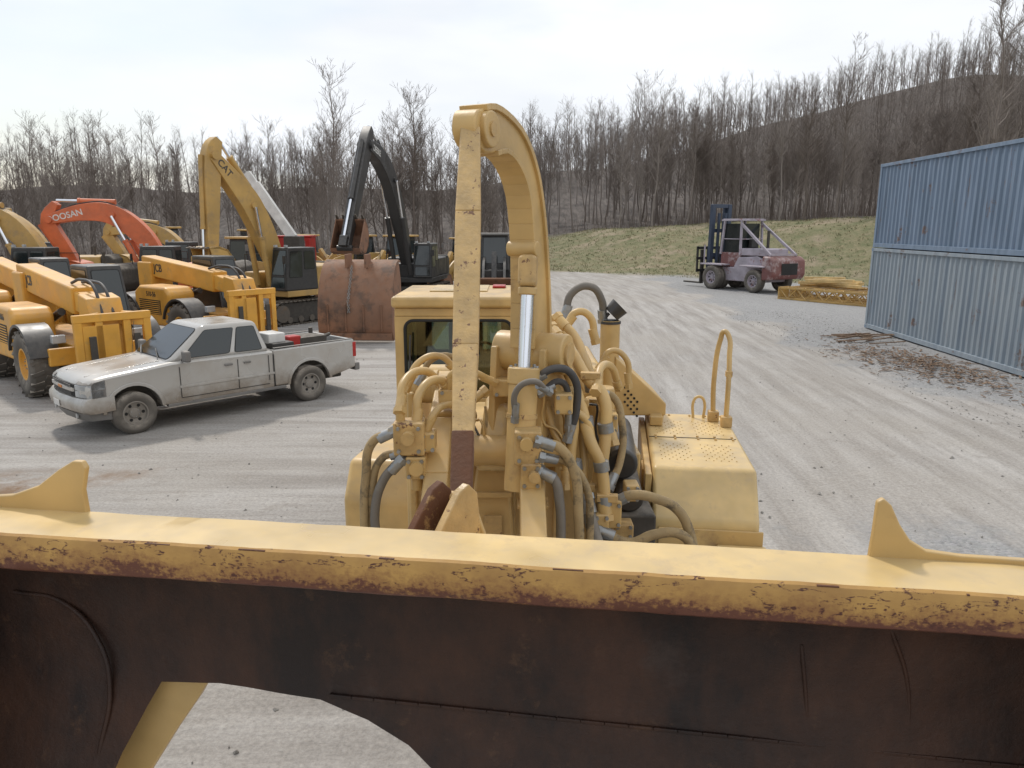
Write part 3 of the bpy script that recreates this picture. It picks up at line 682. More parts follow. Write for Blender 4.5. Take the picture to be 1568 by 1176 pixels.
# ------------------------------------------------------------------ telehandler
def telehandler(loc,yw,num=True,scl=1.):
    e=empty('telehandler',loc,yw,scl)
    for x in (1.45,-1.45):
        for s in (1,-1): wheel(e,'wheel',(x,s*1.0,.66),.66,.48,.31,'tele',side=s,tread=18,holes=8)
    bbox('chassis',-2.3,2.2,-.5,.5,.55,1.05,'tele',e,.03)
    b=MB(); b.cyl((1.45,-.8,.62),(1.45,.8,.62),.11,seg=12); b.cyl((-1.45,-.8,.62),(-1.45,.8,.62),.11,seg=12); b.done('axles','dark',e)
    prism('engine_pod',[(-1.0,.6),(-1.0,1.55),(-.7,1.72),(.75,1.72),(.95,1.55),(.95,.65)],-1.2,-.42,'tele',e,.09,5)
    bbox('pod_vents',-.7,.5,-1.206,-1.19,.95,1.35,'seal',e,0)
    b=MB()
    for i in range(7): b.box((-.1,-1.21,.98+i*.055),(1.16,.012,.02))
    b.done('vent_louvres','tele',e)
    for x in (1.45,-1.45):
        for s in (-1,1):
            pts=[(x+.84*math.cos(rad(a)),.66+.80*math.sin(rad(a))) for a in range(15,166,15)]+[(x+.78*math.cos(rad(a)),.66+.74*math.sin(rad(a))) for a in range(165,14,-15)]
            prism('mudguard',pts,s*1.0-.26,s*1.0+.26,'black',e,.008)
    B=[V(p) for p in ((-.75,.38,.75),(.95,.38,.75),(.95,1.18,.75),(-.75,1.18,.75))];T=[V(p) for p in ((-.6,.4,2.5),(.55,.4,2.5),(.55,1.1,2.5),(-.6,1.1,2.5))]
    hexa('cab',B,T,'black',e,.04,3)
    window('windscreen',[B[1],B[2],T[2],T[1]],.08,.92,.3,.95,e); window('door_glass',[B[2],B[3],T[3],T[2]],.08,.9,.35,.92,e)
    window('right_glass',[B[0],B[1],T[1],T[0]],.08,.9,.5,.95,e); window('rear_glass',[B[3],B[0],T[0],T[3]],.08,.9,.4,.95,e)
    bbox('rear_tower',-2.5,-1.7,-.34,.34,1.0,2.3,'tele',e,.05,3)
    beam('boom_outer',(-2.4,-.02,2.2),(1.6,-.02,1.85),.46,.56,'tele',e,bevel=.04); beam('boom_inner',(1.55,-.02,1.85),(2.5,-.02,1.72),.36,.40,'tele',e,bevel=.03)
    prism('boom_head',[(2.3,2.05),(2.75,1.98),(3.0,1.3),(3.0,.6),(2.7,.5),(2.5,1.2),(2.25,1.5)],-.34,.30,'tele',e,.03)
    b=MB()
    for s in (-1,1):
        b.box((3.05,s*.62,1.05),(.12,.14,1.25)); b.beam((2.9,s*.2,1.6),(3.05,s*.66,1.55),.14,.26); b.beam((2.9,s*.2,.8),(3.05,s*.66,.8),.1,.2)
        b.box((3.05,s*.25,1.05),(.10,.14,1.25))
    b.box((3.06,0,1.64),(.12,1.4,.15)); b.box((3.06,0,.5),(.12,1.4,.18)); b.done('carriage','tele',e,bevel=.015)
    prism('carriage_plate',[(3.07,.6),(3.10,.6),(3.10,1.5),(3.07,1.5)],-.55,.1,'tele',e,.01)
    b=MB()
    for s in (-1,1): b.box((3.14,s*.4,.75),(.05,.12,1.1)); b.box((3.66,s*.4,.22),(1.05,.12,.045))
    b.done('forks','dark',e,bevel=.008)
    cyl('boom_ram',(-.6,-.3,1.15),(1.0,-.3,1.6),.08,'black',e); tube('boom_hoses',[(1.2,.1,2.2),(1.9,.1,2.25),(2.5,.1,2.15),(2.85,.1,1.7)],.03,'hoseblk',e); tube('boom_hose_2',[(1.2,-.1,2.2),(1.9,-.12,2.3),(2.5,-.1,2.2),(2.9,-.1,1.6)],.03,'hoseblk',e)
    b=MB(); b.box((2.25,.75,1.2),(.12,.25,.16)); b.box((2.25,-.75,1.2),(.12,.25,.16)); b.done('headlamps','lamp',e,bevel=.02)
    b=MB(); b.box((2.22,0,.85),(.12,1.9,.35)); b.done('front_plate','tele',e,bevel=.03)
    b=MB(); b.box((-2.42,0,.95),(.3,2.0,.55)); b.done('rear_bumper','tele',e,bevel=.06)
    R_=Matrix.Rotation(rad(90),4,'X')
    text('model_lettering','510-56' if not num else '10228466',(0,-1.204,1.50),R_.to_euler(),.19,'black',e)
    text('maker_lettering','JCB',(-1.4,-.256,2.12),R_.to_euler(),.32,'black',e)
    return e
telehandler((-11.3,18.6,0),yaw(.72,-.69),scl=1.14); telehandler((-10.6,24.6,0),yaw(.78,-.62),False,1.14); telehandler((-15.2,23.0,0),yaw(.72,-.69),False,1.14); telehandler((-20.5,27.5,0),yaw(.8,-.6),False,1.14)
# ------------------------------------------------------------------ pickup truck
def pickup():
    e=empty('pickup_truck',(-6.45,15.41,0),yaw(-.69,-.724))
    def arch(cx,r=.50,a0=0,a1=180,n=12,cz=.42): return [(cx+r*math.cos(rad(a0+(a1-a0)*k/n)),cz+r*math.sin(rad(a0+(a1-a0)*k/n))) for k in range(n+1)]
    LY=[(-.965,.20,.085),(-.975,.165,.05),(-.94,.11,.015),(-.80,.05,0),(-.45,.012,-.006),(0,0,-.01),(.45,.012,-.006),(.80,.05,0),(.94,.11,.015),(.975,.165,.05),(.965,.20,.085)]
    fr=[(2.62,.62),(2.70,.70),(2.74,.88),(2.73,1.0),(2.66,1.075),(2.50,1.12),(2.3,1.15),(1.7,1.205),(1.12,1.26),(.5,1.26),(-.98,1.24),(-.98,1.1),(-.98,.46),(1.30,.46)]+arch(1.85,a0=175,a1=5)+[(2.40,.55)]
    layered('cab_and_hood',fr,LY,'silver',e)
    b=MB(); b.beam((2.52,-.52,1.125),(1.2,-.58,1.262),.03,.012); b.beam((2.52,.52,1.125),(1.2,.58,1.262),.03,.012); b.done('hood_creases','silver',e,bevel=.005)
    bs=[(-1.0,1.25),(-3.02,1.27),(-3.05,1.2),(-3.05,.62),(-2.75,.55)]+[p for p in arch(-1.85,a0=175,a1=5)]+[(-1.28,.46),(-1.0,.46)]
    for s in (1,-1): prism('bed_side',bs,min(s*.86,s*.975),max(s*.86,s*.975),'silver',e,.04,4)
    bbox('bed_floor',-3.0,-1.02,-.86,.86,.68,.74,'dark',e,.01); bbox('bed_front',-1.06,-1.01,-.86,.86,.74,1.24,'silver',e,.01)
    bbox('tailgate',-3.07,-3.0,-.86,.86,.66,1.26,'silver',e,.02,3); bbox('bed_rail_caps_l',-3.0,-1.03,.88,.95,1.272,1.284,'plast',e,.004); bbox('bed_rail_caps_r',-3.0,-1.03,-.95,-.88,1.272,1.284,'plast',e,.004)
    B=[V(p) for p in ((-.97,-.90,1.22),(1.20,-.90,1.23),(1.20,.90,1.23),(-.97,.90,1.22))];T=[V(p) for p in ((-.78,-.70,1.87),(.36,-.70,1.88),(.36,.70,1.88),(-.78,.70,1.87))]
    hexa('cab_roof',B,T,'silver',e,.09,6)
    ls=[B[2],B[3],T[3],T[2]]; rs=[B[0],B[1],T[1],T[0]]; wf=[B[1],B[2],T[2],T[1]]; wb=[B[3],B[0],T[0],T[3]]
    window('windscreen',wf,.04,.96,.08,.90,e,r=.10); window('rear_glass',wb,.1,.9,.12,.88,e)
    window('front_door_glass',ls,.11,.585,.09,.86,e,r=.06,f=.016); window('rear_door_glass',ls,.63,.93,.09,.86,e,r=.06,f=.016)
    window('right_door_glass',rs,.42,.9,.09,.86,e,r=.05); window('right_rear_glass',rs,.07,.37,.09,.86,e,r=.05)
    b=MB()
    for s in (1,-1):
        y=s*.976
        for x,z0,z1 in ((.98,.55,1.15),(-.20,.55,1.15),(-.88,.62,1.15)): b.box((x,y,(z0+z1)/2),(.011,.006,z1-z0))
        b.box((.05,y,.545),(1.85,.006,.010)); b.box((-.99,y,.82),(.022,.006,.68))
    b.done('door_seams','seal',e)
    b=MB()
    for s in (1,-1): b.box((.0,s*.988,1.07),(.17,.03,.04)); b.box((-.40,s*.988,1.07),(.15,.03,.04))
    b.done('door_handles','plast',e,bevel=.01)
    b=MB()
    for s in (1,-1): b.box((.0,s*.976,.76),(2.0,.014,.05))
    b.done('side_mouldings','silver',e,bevel=.006)
    b=MB()
    for s in (1,-1): b.box((-.0,s*.93,.43),(2.5,.12,.06))
    b.done('rocker_trims','plast',e,bevel=.01)
    b=MB()
    for k in range(2): b.beam((1.19-.02*k,.5-.9*k,1.30),(.99,-.1-.75*k,1.40),.02,.012)
    b.done('wipers','seal',e)
    for cx in (1.85,-1.85):
        for s in (1,-1): prism('arch_lip',arch(cx,.56,176,4,14)+arch(cx,.495,4,176,14),min(s*.93,s*.99),max(s*.93,s*.99),'silver',e,.012)
        bbox('wheel_well',cx-.6,cx+.6,-.70,.70,.42,1.0,'dark',e,.02)
        for s in (1,-1): wheel(e,'wheel',(cx,s*.86,.395),.395,.27,.225,'rim',side=s,tread=0,holes=6)
        cyl('axle',(cx,-.8,.38),(cx,.8,.38),.06,'dark',e)
    bbox('underbody',-2.9,2.35,-.6,.6,.36,.6,'dark',e,.03)
    for s in (1,-1):
        box('mirror',(.88,s*1.09,1.36),(.12,.22,.22),'plast',e,.04,bseg=4); beam('mirror_arm',(.9,s*.93,1.27),(.9,s*1.05,1.32),.05,.05,'black',e)
    LG=[(-.60,.03,0),(-.3,.01,0),(0,0,0),(.3,.01,0),(.60,.03,0)]
    layered('grille',[(2.60,.80),(2.755,.80),(2.755,1.02),(2.60,1.02)],LG,'seal',e)
    layered('grille_bar',[(2.70,.90),(2.785,.895),(2.785,.955),(2.70,.96)],[(y,dx,0) for y,dx,_ in LG],'silver',e)
    b=MB()
    for k in range(8): b.box((2.755,0,.82+.026*k),(.010,1.0,.006))
    b.done('grille_slats','plast',e); box('badge',(2.79,0,.925),(.012,.2,.05),'amber',e,.01)
    for s in (1,-1):
        LH=[(s*.615,.045,0),(s*.72,.062,0),(s*.82,.085,0),(s*.90,.12,0),(s*.955,.165,0),(s*.978,.20,0)]
        layered('headlamp',[(2.45,.93),(2.765,.925),(2.765,1.01),(2.71,1.055),(2.45,1.085)],LH,'lamp',e,xlim=2.0)
        layered('side_lamp',[(2.50,.80),(2.765,.80),(2.765,.912),(2.50,.912)],LH,'lamp',e,xlim=2.0)
        layered('lamp_bezel',[(2.44,.79),(2.755,.79),(2.755,1.03),(2.69,1.07),(2.44,1.10)],LH,'plast',e,xlim=2.0)
    LB_=[(-1.0,.26,0),(-.97,.17,0),(-.85,.10,0),(-.6,.05,0),(0,0,0),(.6,.05,0),(.85,.10,0),(.97,.17,0),(1.0,.26,0)]
    layered('front_bumper',[(2.30,.52),(2.78,.50),(2.86,.56),(2.875,.64),(2.86,.72),(2.80,.785),(2.30,.79)],LB_,'silver',e,xlim=2.0,zlim_=3)
    layered('front_valance',[(2.30,.34),(2.74,.36),(2.80,.50),(2.30,.515)],[(y*.93,dx,0) for y,dx,_ in LB_],'plast',e,xlim=2.0,zlim_=3); bbox('number_plate',2.872,2.880,-.16,.16,.58,.69,'white',e,0)
    for s in (1,-1): cyl('fog_lamp',(2.72,s*.62,.44),(2.745,s*.62,.44),.05,'lamp',e)
    bbox('rear_bumper',-3.2,-3.06,-.93,.93,.52,.70,'plast',e,.03,3)
    for s in (1,-1): bbox('tail_lamp',-3.075,-2.98,min(s*.86,s*.982),max(s*.86,s*.982),.86,1.2,'red',e,.015)
    box('cargo_toolbox',(-1.35,.0,1.2),(.5,1.6,.3),'black',e,.02); box('white_cooler',(-1.3,.35,1.42),(.4,.55,.24),'white',e,.03); box('red_crate',(-1.75,.45,1.28),(.3,.3,.3),'red',e,.03)
    b=MB(); b.box((-2.2,.3,1.2),(.7,.6,.35)); b.box((-2.2,-.3,1.15),(.9,.4,.3)); b.cyl((-1.9,.55,1.2),(-2.7,.5,1.38),.04); b.cyl((-2.5,0,1.2),(-2.5,0,1.5),.05); b.done('cargo_clutter','dark',e,bevel=.02)
    tube('radio_aerial',[(1.2,-.8,1.25),(1.1,-.8,1.9)],.004,'black',e)
pickup()
# ------------------------------------------------------------------ forklift
def forklift():
    e=empty('forklift_truck',(14.35,46.0,0),yaw(-.48,.88),1.08)
    for s in (1,-1):
        wheel(e,'drive_wheel',(1.3,s*1.15,.68),.68,.5,.36,'fwhite',side=s,holes=8); wheel(e,'drive_wheel_inner',(1.3,s*.66,.68),.68,.4,.36,'dark',side=s,holes=0)
        wheel(e,'steer_wheel',(-1.75,s*1.05,.62),.62,.42,.33,'fwhite',side=s,holes=8)
    prism('chassis',[(-2.2,.55),(-2.2,1.7),(-1.6,1.95),(-.2,1.85),(.1,1.3),(2.0,1.25),(2.0,.5)],-.82,.82,'fwhite',e,.05)
    prism('counterweight',[(-2.35,.7),(-3.0,.75),(-3.15,1.0),(-3.1,1.75),(-2.85,1.95),(-2.35,1.98)],-1.25,1.25,'maroon',e,.09,4)
    for x in (1.3,-1.75):
        for s in (-1,1): bbox('fender',x-.85,x+.85,min(s*.7,s*1.42),max(s*.7,s*1.42),1.38,1.46,'fwhite',e,.02)
    bbox('rear_grille',-3.16,-3.15,-.6,.6,1.0,1.6,'seal',e,0)
    bbox('hood',-2.3,-.3,-.8,.8,1.96,2.35,'fwhite',e,.06,3)
    bbox('operator_base',-.3,1.2,-.75,.75,1.3,2.1,'maroon',e,.04)
    b=MB()
    for x,y in ((-.35,-.82),(-.35,.82),(1.15,-.82),(1.15,.82)): b.beam((x,y,2.0),(x*(.85),y*.95,3.85),.11)
    b.box((.35,0,3.88),(1.7,1.7,.08)); b.box((.35,0,2.85),(1.5,1.6,.05))
    for i in range(6): b.box((.35,-.7+i*.28,3.94),(1.7,.05,.05))
    b.done('overhead_guard','fwhite',e,bevel=.01)
    bbox('cab_glass',-.25,1.05,-.68,.68,2.12,3.7,'glassd',e,.02); box('seat',(-.5,0,2.6),(.3,.5,.5),'black',e,.06)
    b=MB()
    for s in (-1,1):
        b.beam((2.25,s*.62,.3),(2.15,s*.62,4.8),.22,.26); b.beam((2.42,s*.44,.3),(2.32,s*.44,4.7),.12,.2); b.cyl((2.1,s*.25,.5),(2.02,s*.25,4.3),.09,seg=12)
    for z in (.5,1.9,3.3,4.7): b.beam((2.25-.02*z,-.72,z),(2.25-.02*z,.72,z),.16,.22)
    b.done('mast','blue',e,bevel=.01)
    b=MB()
    for z in (1.0,1.7,2.3): b.box((2.65,0,z),(.1,2.5,.16))
    for s in (-1,1): b.box((2.65,s*1.2,1.65),(.1,.1,1.5)); b.box((2.66,s*.4,1.65),(.1,.1,1.5))
    b.done('carriage','black',e,bevel=.01)
    b=MB()
    for s in (-1,1): b.box((2.78,s*.7,1.2),(.1,.25,2.0)); b.box((3.5,s*.7,.25),(1.4,.25,.09))
    b.done('forks','dark',e,bevel=.01)
    b=MB()
    for s in (-1,1): b.beam((1.9,s*1.35,1.45),(1.9,s*1.35,2.5),.06); b.beam((-.3,s*.8,3.7),(-2.7,s*.95,2.0),.12)
    b.beam((-2.7,-.95,2.05),(-2.7,.95,2.05),.1); b.done('handrails','fwhite',e)
    cyl('exhaust',(-1.0,-.6,2.2),(-1.0,-.6,3.3),.08,'dark',e)
    box('steps',(.3,-1.0,1.0),(.6,.3,.06),'dark',e)
forklift()
# ------------------------------------------------------------------ yellow lattice boom sections
def lattice(loc,yw,Ln,wd):
    e=empty('lattice_boom_section',loc,yw); b=MB()
    for y in (-wd/2,wd/2):
        for z in (.05,wd*.8): b.beam((0,y,z),(Ln,y,z),.09,.09)
    n=int(Ln/.5)
    for i in range(n):
        x=i*Ln/n; x2=(i+1)*Ln/n; a,c=(.05,wd*.8) if i%2 else (wd*.8,.05)
        for y in (-wd/2,wd/2): b.beam((x,y,a),(x2,y,c),.045)
        for z in (.05,wd*.8): b.beam((x,-wd/2 if i%2 else wd/2,z),(x2,wd/2 if i%2 else -wd/2,z),.04)
    b.box((0,0,wd*.42),(.08,wd+.1,wd*.9)); b.box((Ln,0,wd*.42),(.08,wd+.1,wd*.9))
    b.done('lattice','catyel',e)
lattice((14.7,40.2,0),yaw(2.4,-3.6),5.4,.75); lattice((15.6,41.0,0),yaw(2.3,-3.4),5.0,.7); lattice((16.4,41.6,0),yaw(2.4,-3.5),4.4,.8)
e=empty('steel_outrigger_beams',(16.4,39.2,.0),0); b=MB()
for i in range(7): b.beam((rnd.uniform(-1,.2),rnd.uniform(-.3,1)+1.2,.75+i*.05),(rnd.uniform(.6,1.6),rnd.uniform(-1.5,.6),.80+i*.05),.2,.16)
b.done('beams','creamlt',e,bevel=.01)
# ------------------------------------------------------------------ wheel loaders in rear yard
def yard_loader(loc,yw,paint,sc_=1.):
    e=empty('wheel_loader',loc,yw,sc_)
    for x in (1.5,-1.5):
        for s in (1,-1): wheel(e,'wheel',(x,s*1.05,.78),.78,.55,.38,paint,side=s,tread=16,holes=6)
    prism('rear_body',[(-3.0,.9),(-3.0,1.9),(-2.7,2.15),(-.4,2.25),(-.3,.8)],-.8,.8,paint,e,.06,3)
    bbox('front_frame',.2,2.0,-.55,.55,.6,1.6,paint,e,.05); bbox('counterweight',-3.25,-2.9,-1.1,1.1,.7,1.5,'dark',e,.05)
    B=[V(p) for p in ((-.9,-.72,1.5),(.6,-.72,1.5),(.6,.72,1.5),(-.9,.72,1.5))];T=[V(p) for p in ((-.75,-.66,3.2),(.35,-.66,3.2),(.35,.66,3.2),(-.75,.66,3.2))]
    hexa('cab',B,T,'black',e,.05); bbox('cab_roof',-.95,.6,-.8,.8,3.205,3.32,paint if paint!='black' else 'plast',e,.04,3)
    window('windscreen',[B[1],B[2],T[2],T[1]],.08,.92,.2,.95,e); window('left_glass',[B[2],B[3],T[3],T[2]],.08,.92,.2,.95,e); window('right_glass',[B[0],B[1],T[1],T[0]],.08,.92,.2,.95,e)
    for s in (-1,1): prism('lift_arm',ribbon(cr([(.4,2.0,.18),(1.6,1.75,.22),(2.6,1.0,.2),(3.2,.5,.12)],4)),s*.5-.06,s*.5+.06,paint,e,.01)
    prism('bell_crank',ribbon([(1.4,2.4,.1),(1.9,1.7,.18),(2.3,.9,.1)]),-.12,.12,paint,e,.01)
    prism('bucket',[(3.1,.1),(4.3,.05),(4.3,.1),(3.35,.2),(3.2,.6),(3.35,1.0),(3.8,1.3),(3.75,1.36),(3.25,1.1),(3.05,.6)],-1.35,1.35,'rbucket',e,.01)
    for s in (-1.35,1.31): prism('bucket_side',[(3.15,.12),(4.3,.06),(3.8,1.3),(3.3,1.05),(3.1,.6)],s,s+.04,'rbucket',e,.005)
    b=MB()
    for s in (-1,1): b.box((.9,s*.95,2.5),(.1,.2,.16)); b.beam((.5,s*.7,2.9),(.8,s*1.1,2.9),.04); b.box((.8,s*1.15,2.8),(.05,.15,.3))
    b.done('lamps_and_mirrors','plast',e); cyl('exhaust',(-1.8,.3,2.2),(-1.8,.3,2.9),.07,'dark',e)
yard_loader((-.9,39.5,0),yaw(.0,-1),'black',1.05); yard_loader((-9.6,47,0),yaw(-.8,-.5),'catyel'); yard_loader((-13.5,49,0),yaw(.8,-.5),'catyel'); yard_loader((-17,50,0),yaw(.6,-.8),'catyel',1.1)
yard_loader((-6.9,46,0),yaw(-.5,-.8),'catyel'); yard_loader((-3.0,47,0),yaw(-.5,-.8),'catyel',.95); yard_loader((-23,50,0),yaw(.6,-.8),'catyel',1.15); yard_loader((-13.2,38,0),yaw(.9,-.4),'catyel',1.)
e=empty('red_equipment_box',(-13.0,45,0)); bbox('body',-1.1,1.1,-.7,.7,.6,3.2,'red',e,.06); bbox('skid',-1.2,1.2,-.8,.8,0,.6,'dark',e,.02); bbox('lid',-1.15,1.15,-.75,.75,3.2,3.3,'red',e,.03)
b=MB(); [b.box((-.8+i*.4,-.705,1.9),(.05,.02,2.2)) for i in range(5)]; b.done('ribs','maroon',e)
e=empty('truck_crane_boom',(-12.2,42,0)); beam('outer_boom',(0,0,3.2),(-1.9,0,6.1),.4,.5,'white',e); beam('inner_boom',(-1.9,0,6.1),(-2.3,0,6.7),.3,.35,'white',e); bbox('pedestal',-.4,.5,-.5,.5,0,3.3,'dark',e,.05); b=MB(); b.cyl((.3,.3,3.0),(-1.0,.3,4.6),.1); b.done('boom_ram','steel',e)
# ------------------------------------------------------------------ HERO : wheel loader seen over its raised bucket
OX,OY=0.,2.055; TH=math.atan2(-.138,.990)
hero=empty('wheel_loader',(OX,OY,0),TH)
ct,st_=math.cos(TH),math.sin(TH)
def W(x,y,z): dx,dy=x-OX,y-OY; return V((dx*ct+dy*st_,-dx*st_+dy*ct,z))
def WW(pts): return [W(*p) for p in pts]
def wbox(name,x0,x1,y0,y1,z0,z1,m,bevel=.015,bseg=2):
    return hexa(name,WW([(x0,y0,z0),(x1,y0,z0),(x1,y1,z0),(x0,y1,z0)]),WW([(x0,y0,z1),(x1,y0,z1),(x1,y1,z1),(x0,y1,z1)]),m,hero,bevel,bseg)
NX=160; A0,A1=-2.25,1.85
def sheet(name,prof,m):
    vs=[];fs=[];n=len(prof)
    for i in range(NX+1):
        a=A0+(A1-A0)*i/NX
        for (y,z) in prof: vs.append((a,y+noise.noise(V((a*2.2,z*3,y*5)))*.006,z+noise.noise(V((a*2.5,y*6,1)))*.005+noise.noise(V((a*14,y*6,1)))*.0018))
    for i in range(NX):
        for k in range(n-1): fs.append((i*n+k,(i+1)*n+k,(i+1)*n+k+1,i*n+k+1))
    return mk(name,vs,fs,m,hero,smooth=True,ang=40)
sheet('bucket_top_plate',[(.012,2.806),(.10,2.806),(.235,2.80),(.25,2.785),(.25,2.76)],'creamlt')
sheet('bucket_lip',[(.05,2.675),(.02,2.672),(.004,2.684),(-.004,2.72),(-.004,2.78),(.002,2.80),(.012,2.806)],'lip')
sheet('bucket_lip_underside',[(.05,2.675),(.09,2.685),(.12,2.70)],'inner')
b=MB(); a=A0+.05
while a<A1-.1:
    l=rnd.choice([.01,.02,.03,.07,.12])*rnd.uniform(.6,1.3); b.beam((a,.006,2.8015),(a+l,.006,2.8015),.007,.004); a+=l+rnd.uniform(.03,.38)
b.done('lip_edge_chips','rustp',hero)
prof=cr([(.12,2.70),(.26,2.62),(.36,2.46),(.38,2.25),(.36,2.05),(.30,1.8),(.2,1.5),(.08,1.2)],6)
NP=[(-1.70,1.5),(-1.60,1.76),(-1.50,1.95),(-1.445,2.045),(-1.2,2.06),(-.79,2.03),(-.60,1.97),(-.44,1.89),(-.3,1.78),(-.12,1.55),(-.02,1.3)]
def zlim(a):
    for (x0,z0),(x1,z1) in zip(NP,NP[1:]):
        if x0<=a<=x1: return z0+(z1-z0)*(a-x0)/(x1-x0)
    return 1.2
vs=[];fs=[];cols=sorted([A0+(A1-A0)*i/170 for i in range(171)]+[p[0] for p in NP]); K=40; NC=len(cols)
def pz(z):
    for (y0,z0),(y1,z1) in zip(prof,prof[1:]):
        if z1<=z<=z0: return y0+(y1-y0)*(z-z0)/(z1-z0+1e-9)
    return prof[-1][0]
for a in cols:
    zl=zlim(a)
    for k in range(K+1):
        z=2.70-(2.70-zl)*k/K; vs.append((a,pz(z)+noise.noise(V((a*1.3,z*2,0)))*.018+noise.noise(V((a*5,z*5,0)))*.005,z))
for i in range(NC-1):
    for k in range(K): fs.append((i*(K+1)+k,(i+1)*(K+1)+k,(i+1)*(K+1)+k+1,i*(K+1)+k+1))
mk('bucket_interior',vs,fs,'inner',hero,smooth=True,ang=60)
b=MB()
for i in range(30):
    a=-.75+i*.0866; b.beam((a,.358,2.055-.0013*i),(a+.0866,.358,2.055-.0013*(i+1)),.02,.014)
for i in range(40):
    a=A0+i*.102; b.beam((a,.262,2.61),(a+.102,.262,2.61),.012,.008)
b.done('bucket_interior_weld_seams','inner',hero,bevel=.004)
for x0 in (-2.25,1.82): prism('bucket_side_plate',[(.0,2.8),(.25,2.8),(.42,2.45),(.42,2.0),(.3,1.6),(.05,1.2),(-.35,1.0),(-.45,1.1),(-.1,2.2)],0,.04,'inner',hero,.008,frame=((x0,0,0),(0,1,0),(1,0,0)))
tube('bucket_inner_cheek_seam',[(-2.05,.372,2.38),(-1.85,.376,2.35),(-1.70,.36,2.2),(-1.66,.34,2.0),(-1.70,.29,1.75)],.010,'inner',hero)
tube('bucket_inner_seam',[(.95,.375,2.4),(.98,.375,2.2),(1.0,.355,2.0),(1.02,.27,1.7)],.007,'inner',hero)
tube('bucket_inner_seam_right',[(1.22,.355,2.5),(1.30,.375,2.3),(1.33,.365,2.05),(1.35,.28,1.7)],.007,'inner',hero)
BS=[(.25,2.78),(.50,2.5),(.54,2.1),(.46,1.7),(.3,1.35),(.26,1.4),(.42,1.72),(.50,2.1),(.46,2.48),(.22,2.74)]
prism('bucket_back_shell',BS,A0,-1.74,'cream',hero,.005,frame=((0,0,0),(0,1,0),(1,0,0)))
prism('bucket_back_shell_right',BS,.05,A1,'cream',hero,.005,frame=((0,0,0),(0,1,0),(1,0,0)))
prism('bucket_back_shell_upper',[(.25,2.78),(.50,2.5),(.54,2.15),(.50,2.15),(.46,2.48),(.22,2.74)],-1.74,.05,'cream',hero,.005,frame=((0,0,0),(0,1,0),(1,0,0)))
prism('bucket_side_strut',[(-1.52,2.12),(-1.23,2.12),(-1.33,1.95),(-1.45,1.78),(-1.60,1.55),(-1.80,1.55),(-1.62,1.85)],.42,.46,'cream',hero,.008)
prism('spill_guard_horn_left',[(-1.57,2.79),(-1.575,2.88),(-1.552,2.965),(-1.565,2.99),(-1.60,2.99),(-1.66,2.955),(-1.75,2.89),(-1.86,2.85),(-2.05,2.83),(-2.2,2.82),(-2.2,2.78)],.225,.25,'cream',hero,.006)
prism('spill_guard_horn_right',[(1.085,2.79),(1.09,2.88),(1.093,2.98),(1.11,2.992),(1.135,2.97),(1.165,2.91),(1.20,2.86),(1.25,2.83),(1.35,2.82),(1.8,2.815),(1.8,2.78)],.225,.25,'cream',hero,.006)
EAR=[(-.04,2.64),(.24,2.64),(.22,2.82),(.175,2.865),(.125,2.845)]
prism('hinge_ear_rusty',EAR,0,.035,'rustp',hero,.006,frame=(W(-.40,2.53,0),(.55,.83,0),(.83,-.55,0)))
prism('hinge_ear_yellow',EAR,0,.035,'creamrust',hero,.006,frame=(W(-.30,2.50,0),(.55,.83,0),(.83,-.55,0)))
prism('hinge_gusset',[(-.05,2.64),(.10,2.64),(.06,2.76),(.01,2.82),(-.02,2.76)],0,.03,'cream',hero,.008,frame=(W(-.20,2.66,0),(1,0,0),(0,1,0)))
cyl('hinge_pin',W(-.31,2.70,2.79),W(-.15,2.66,2.79),.022,'creamrust',hero)
# tilt link
lk=WW([(-.205,2.80,2.70),(-.207,2.98,2.87),(-.212,3.35,3.25),(-.222,3.85,3.85),(-.225,4.22,4.30)])
b=MB(); ws=[.075,.085,.118,.128,.105]
for i in range(4): b.beam(lk[i],lk[i+1],ws[i],.10,ws[i+1],.10)
b.done('tilt_link','creamrust',hero,bevel=.008)
b=MB(); b.beam(lk[0],lk[1]+(lk[2]-lk[1])*.15,.084,.112,.094,.112); b.done('tilt_link_worn_end','rustp',hero,bevel=.008)
cyl('link_head_pin_boss',W(-.30,4.28,4.33),W(-.17,4.24,4.33),.095,'cream',hero,bevel=.012); cyl('link_head_pin',W(-.315,4.285,4.33),W(-.30,4.28,4.33),.045,'steel',hero)
# bell crank
fo_=W(-.145,4.3,0); hx=(W(-.145+.42,4.3+.907,0)-fo_); hx.z=0; nx=V((hx.y,-hx.x,0))
outer=[(-.10,4.29),(-.09,4.38),(-.02,4.44),(.1,4.46),(.26,4.44),(.45,4.38),(.60,4.28),(.72,4.14),(.80,3.97),(.87,3.74),(.92,3.45),(.95,3.2),(.96,2.95),(.9,2.8)]
inner=[(.72,2.8),(.66,3.0),(.67,3.3),(.665,3.6),(.64,3.82),(.59,4.0),(.50,4.12),(.38,4.20),(.25,4.235),(.12,4.21),(.0,4.205),(-.07,4.23)]
prism('bell_crank_web',outer+inner,-.135,.0,'cream',hero,.012,frame=(fo_,hx,nx),bseg=3)
def flange(nm,edge,off,y0,y1):
    b=MB(); E=[fo_+hx*x+V((0,0,z)) for x,z in edge]
    for p,q in zip(E,E[1:]): b.beam(p+nx*(y0+y1)/2,q+nx*(y0+y1)/2,off,(y1-y0),up=nx)
    b.done(nm,'cream',hero,bevel=.004)
flange('bell_crank_rear_flange',cr(outer[2:-1],2),.035,-.155,.02); flange('bell_crank_front_flange',cr(inner[1:-2],2),.03,-.155,.02)
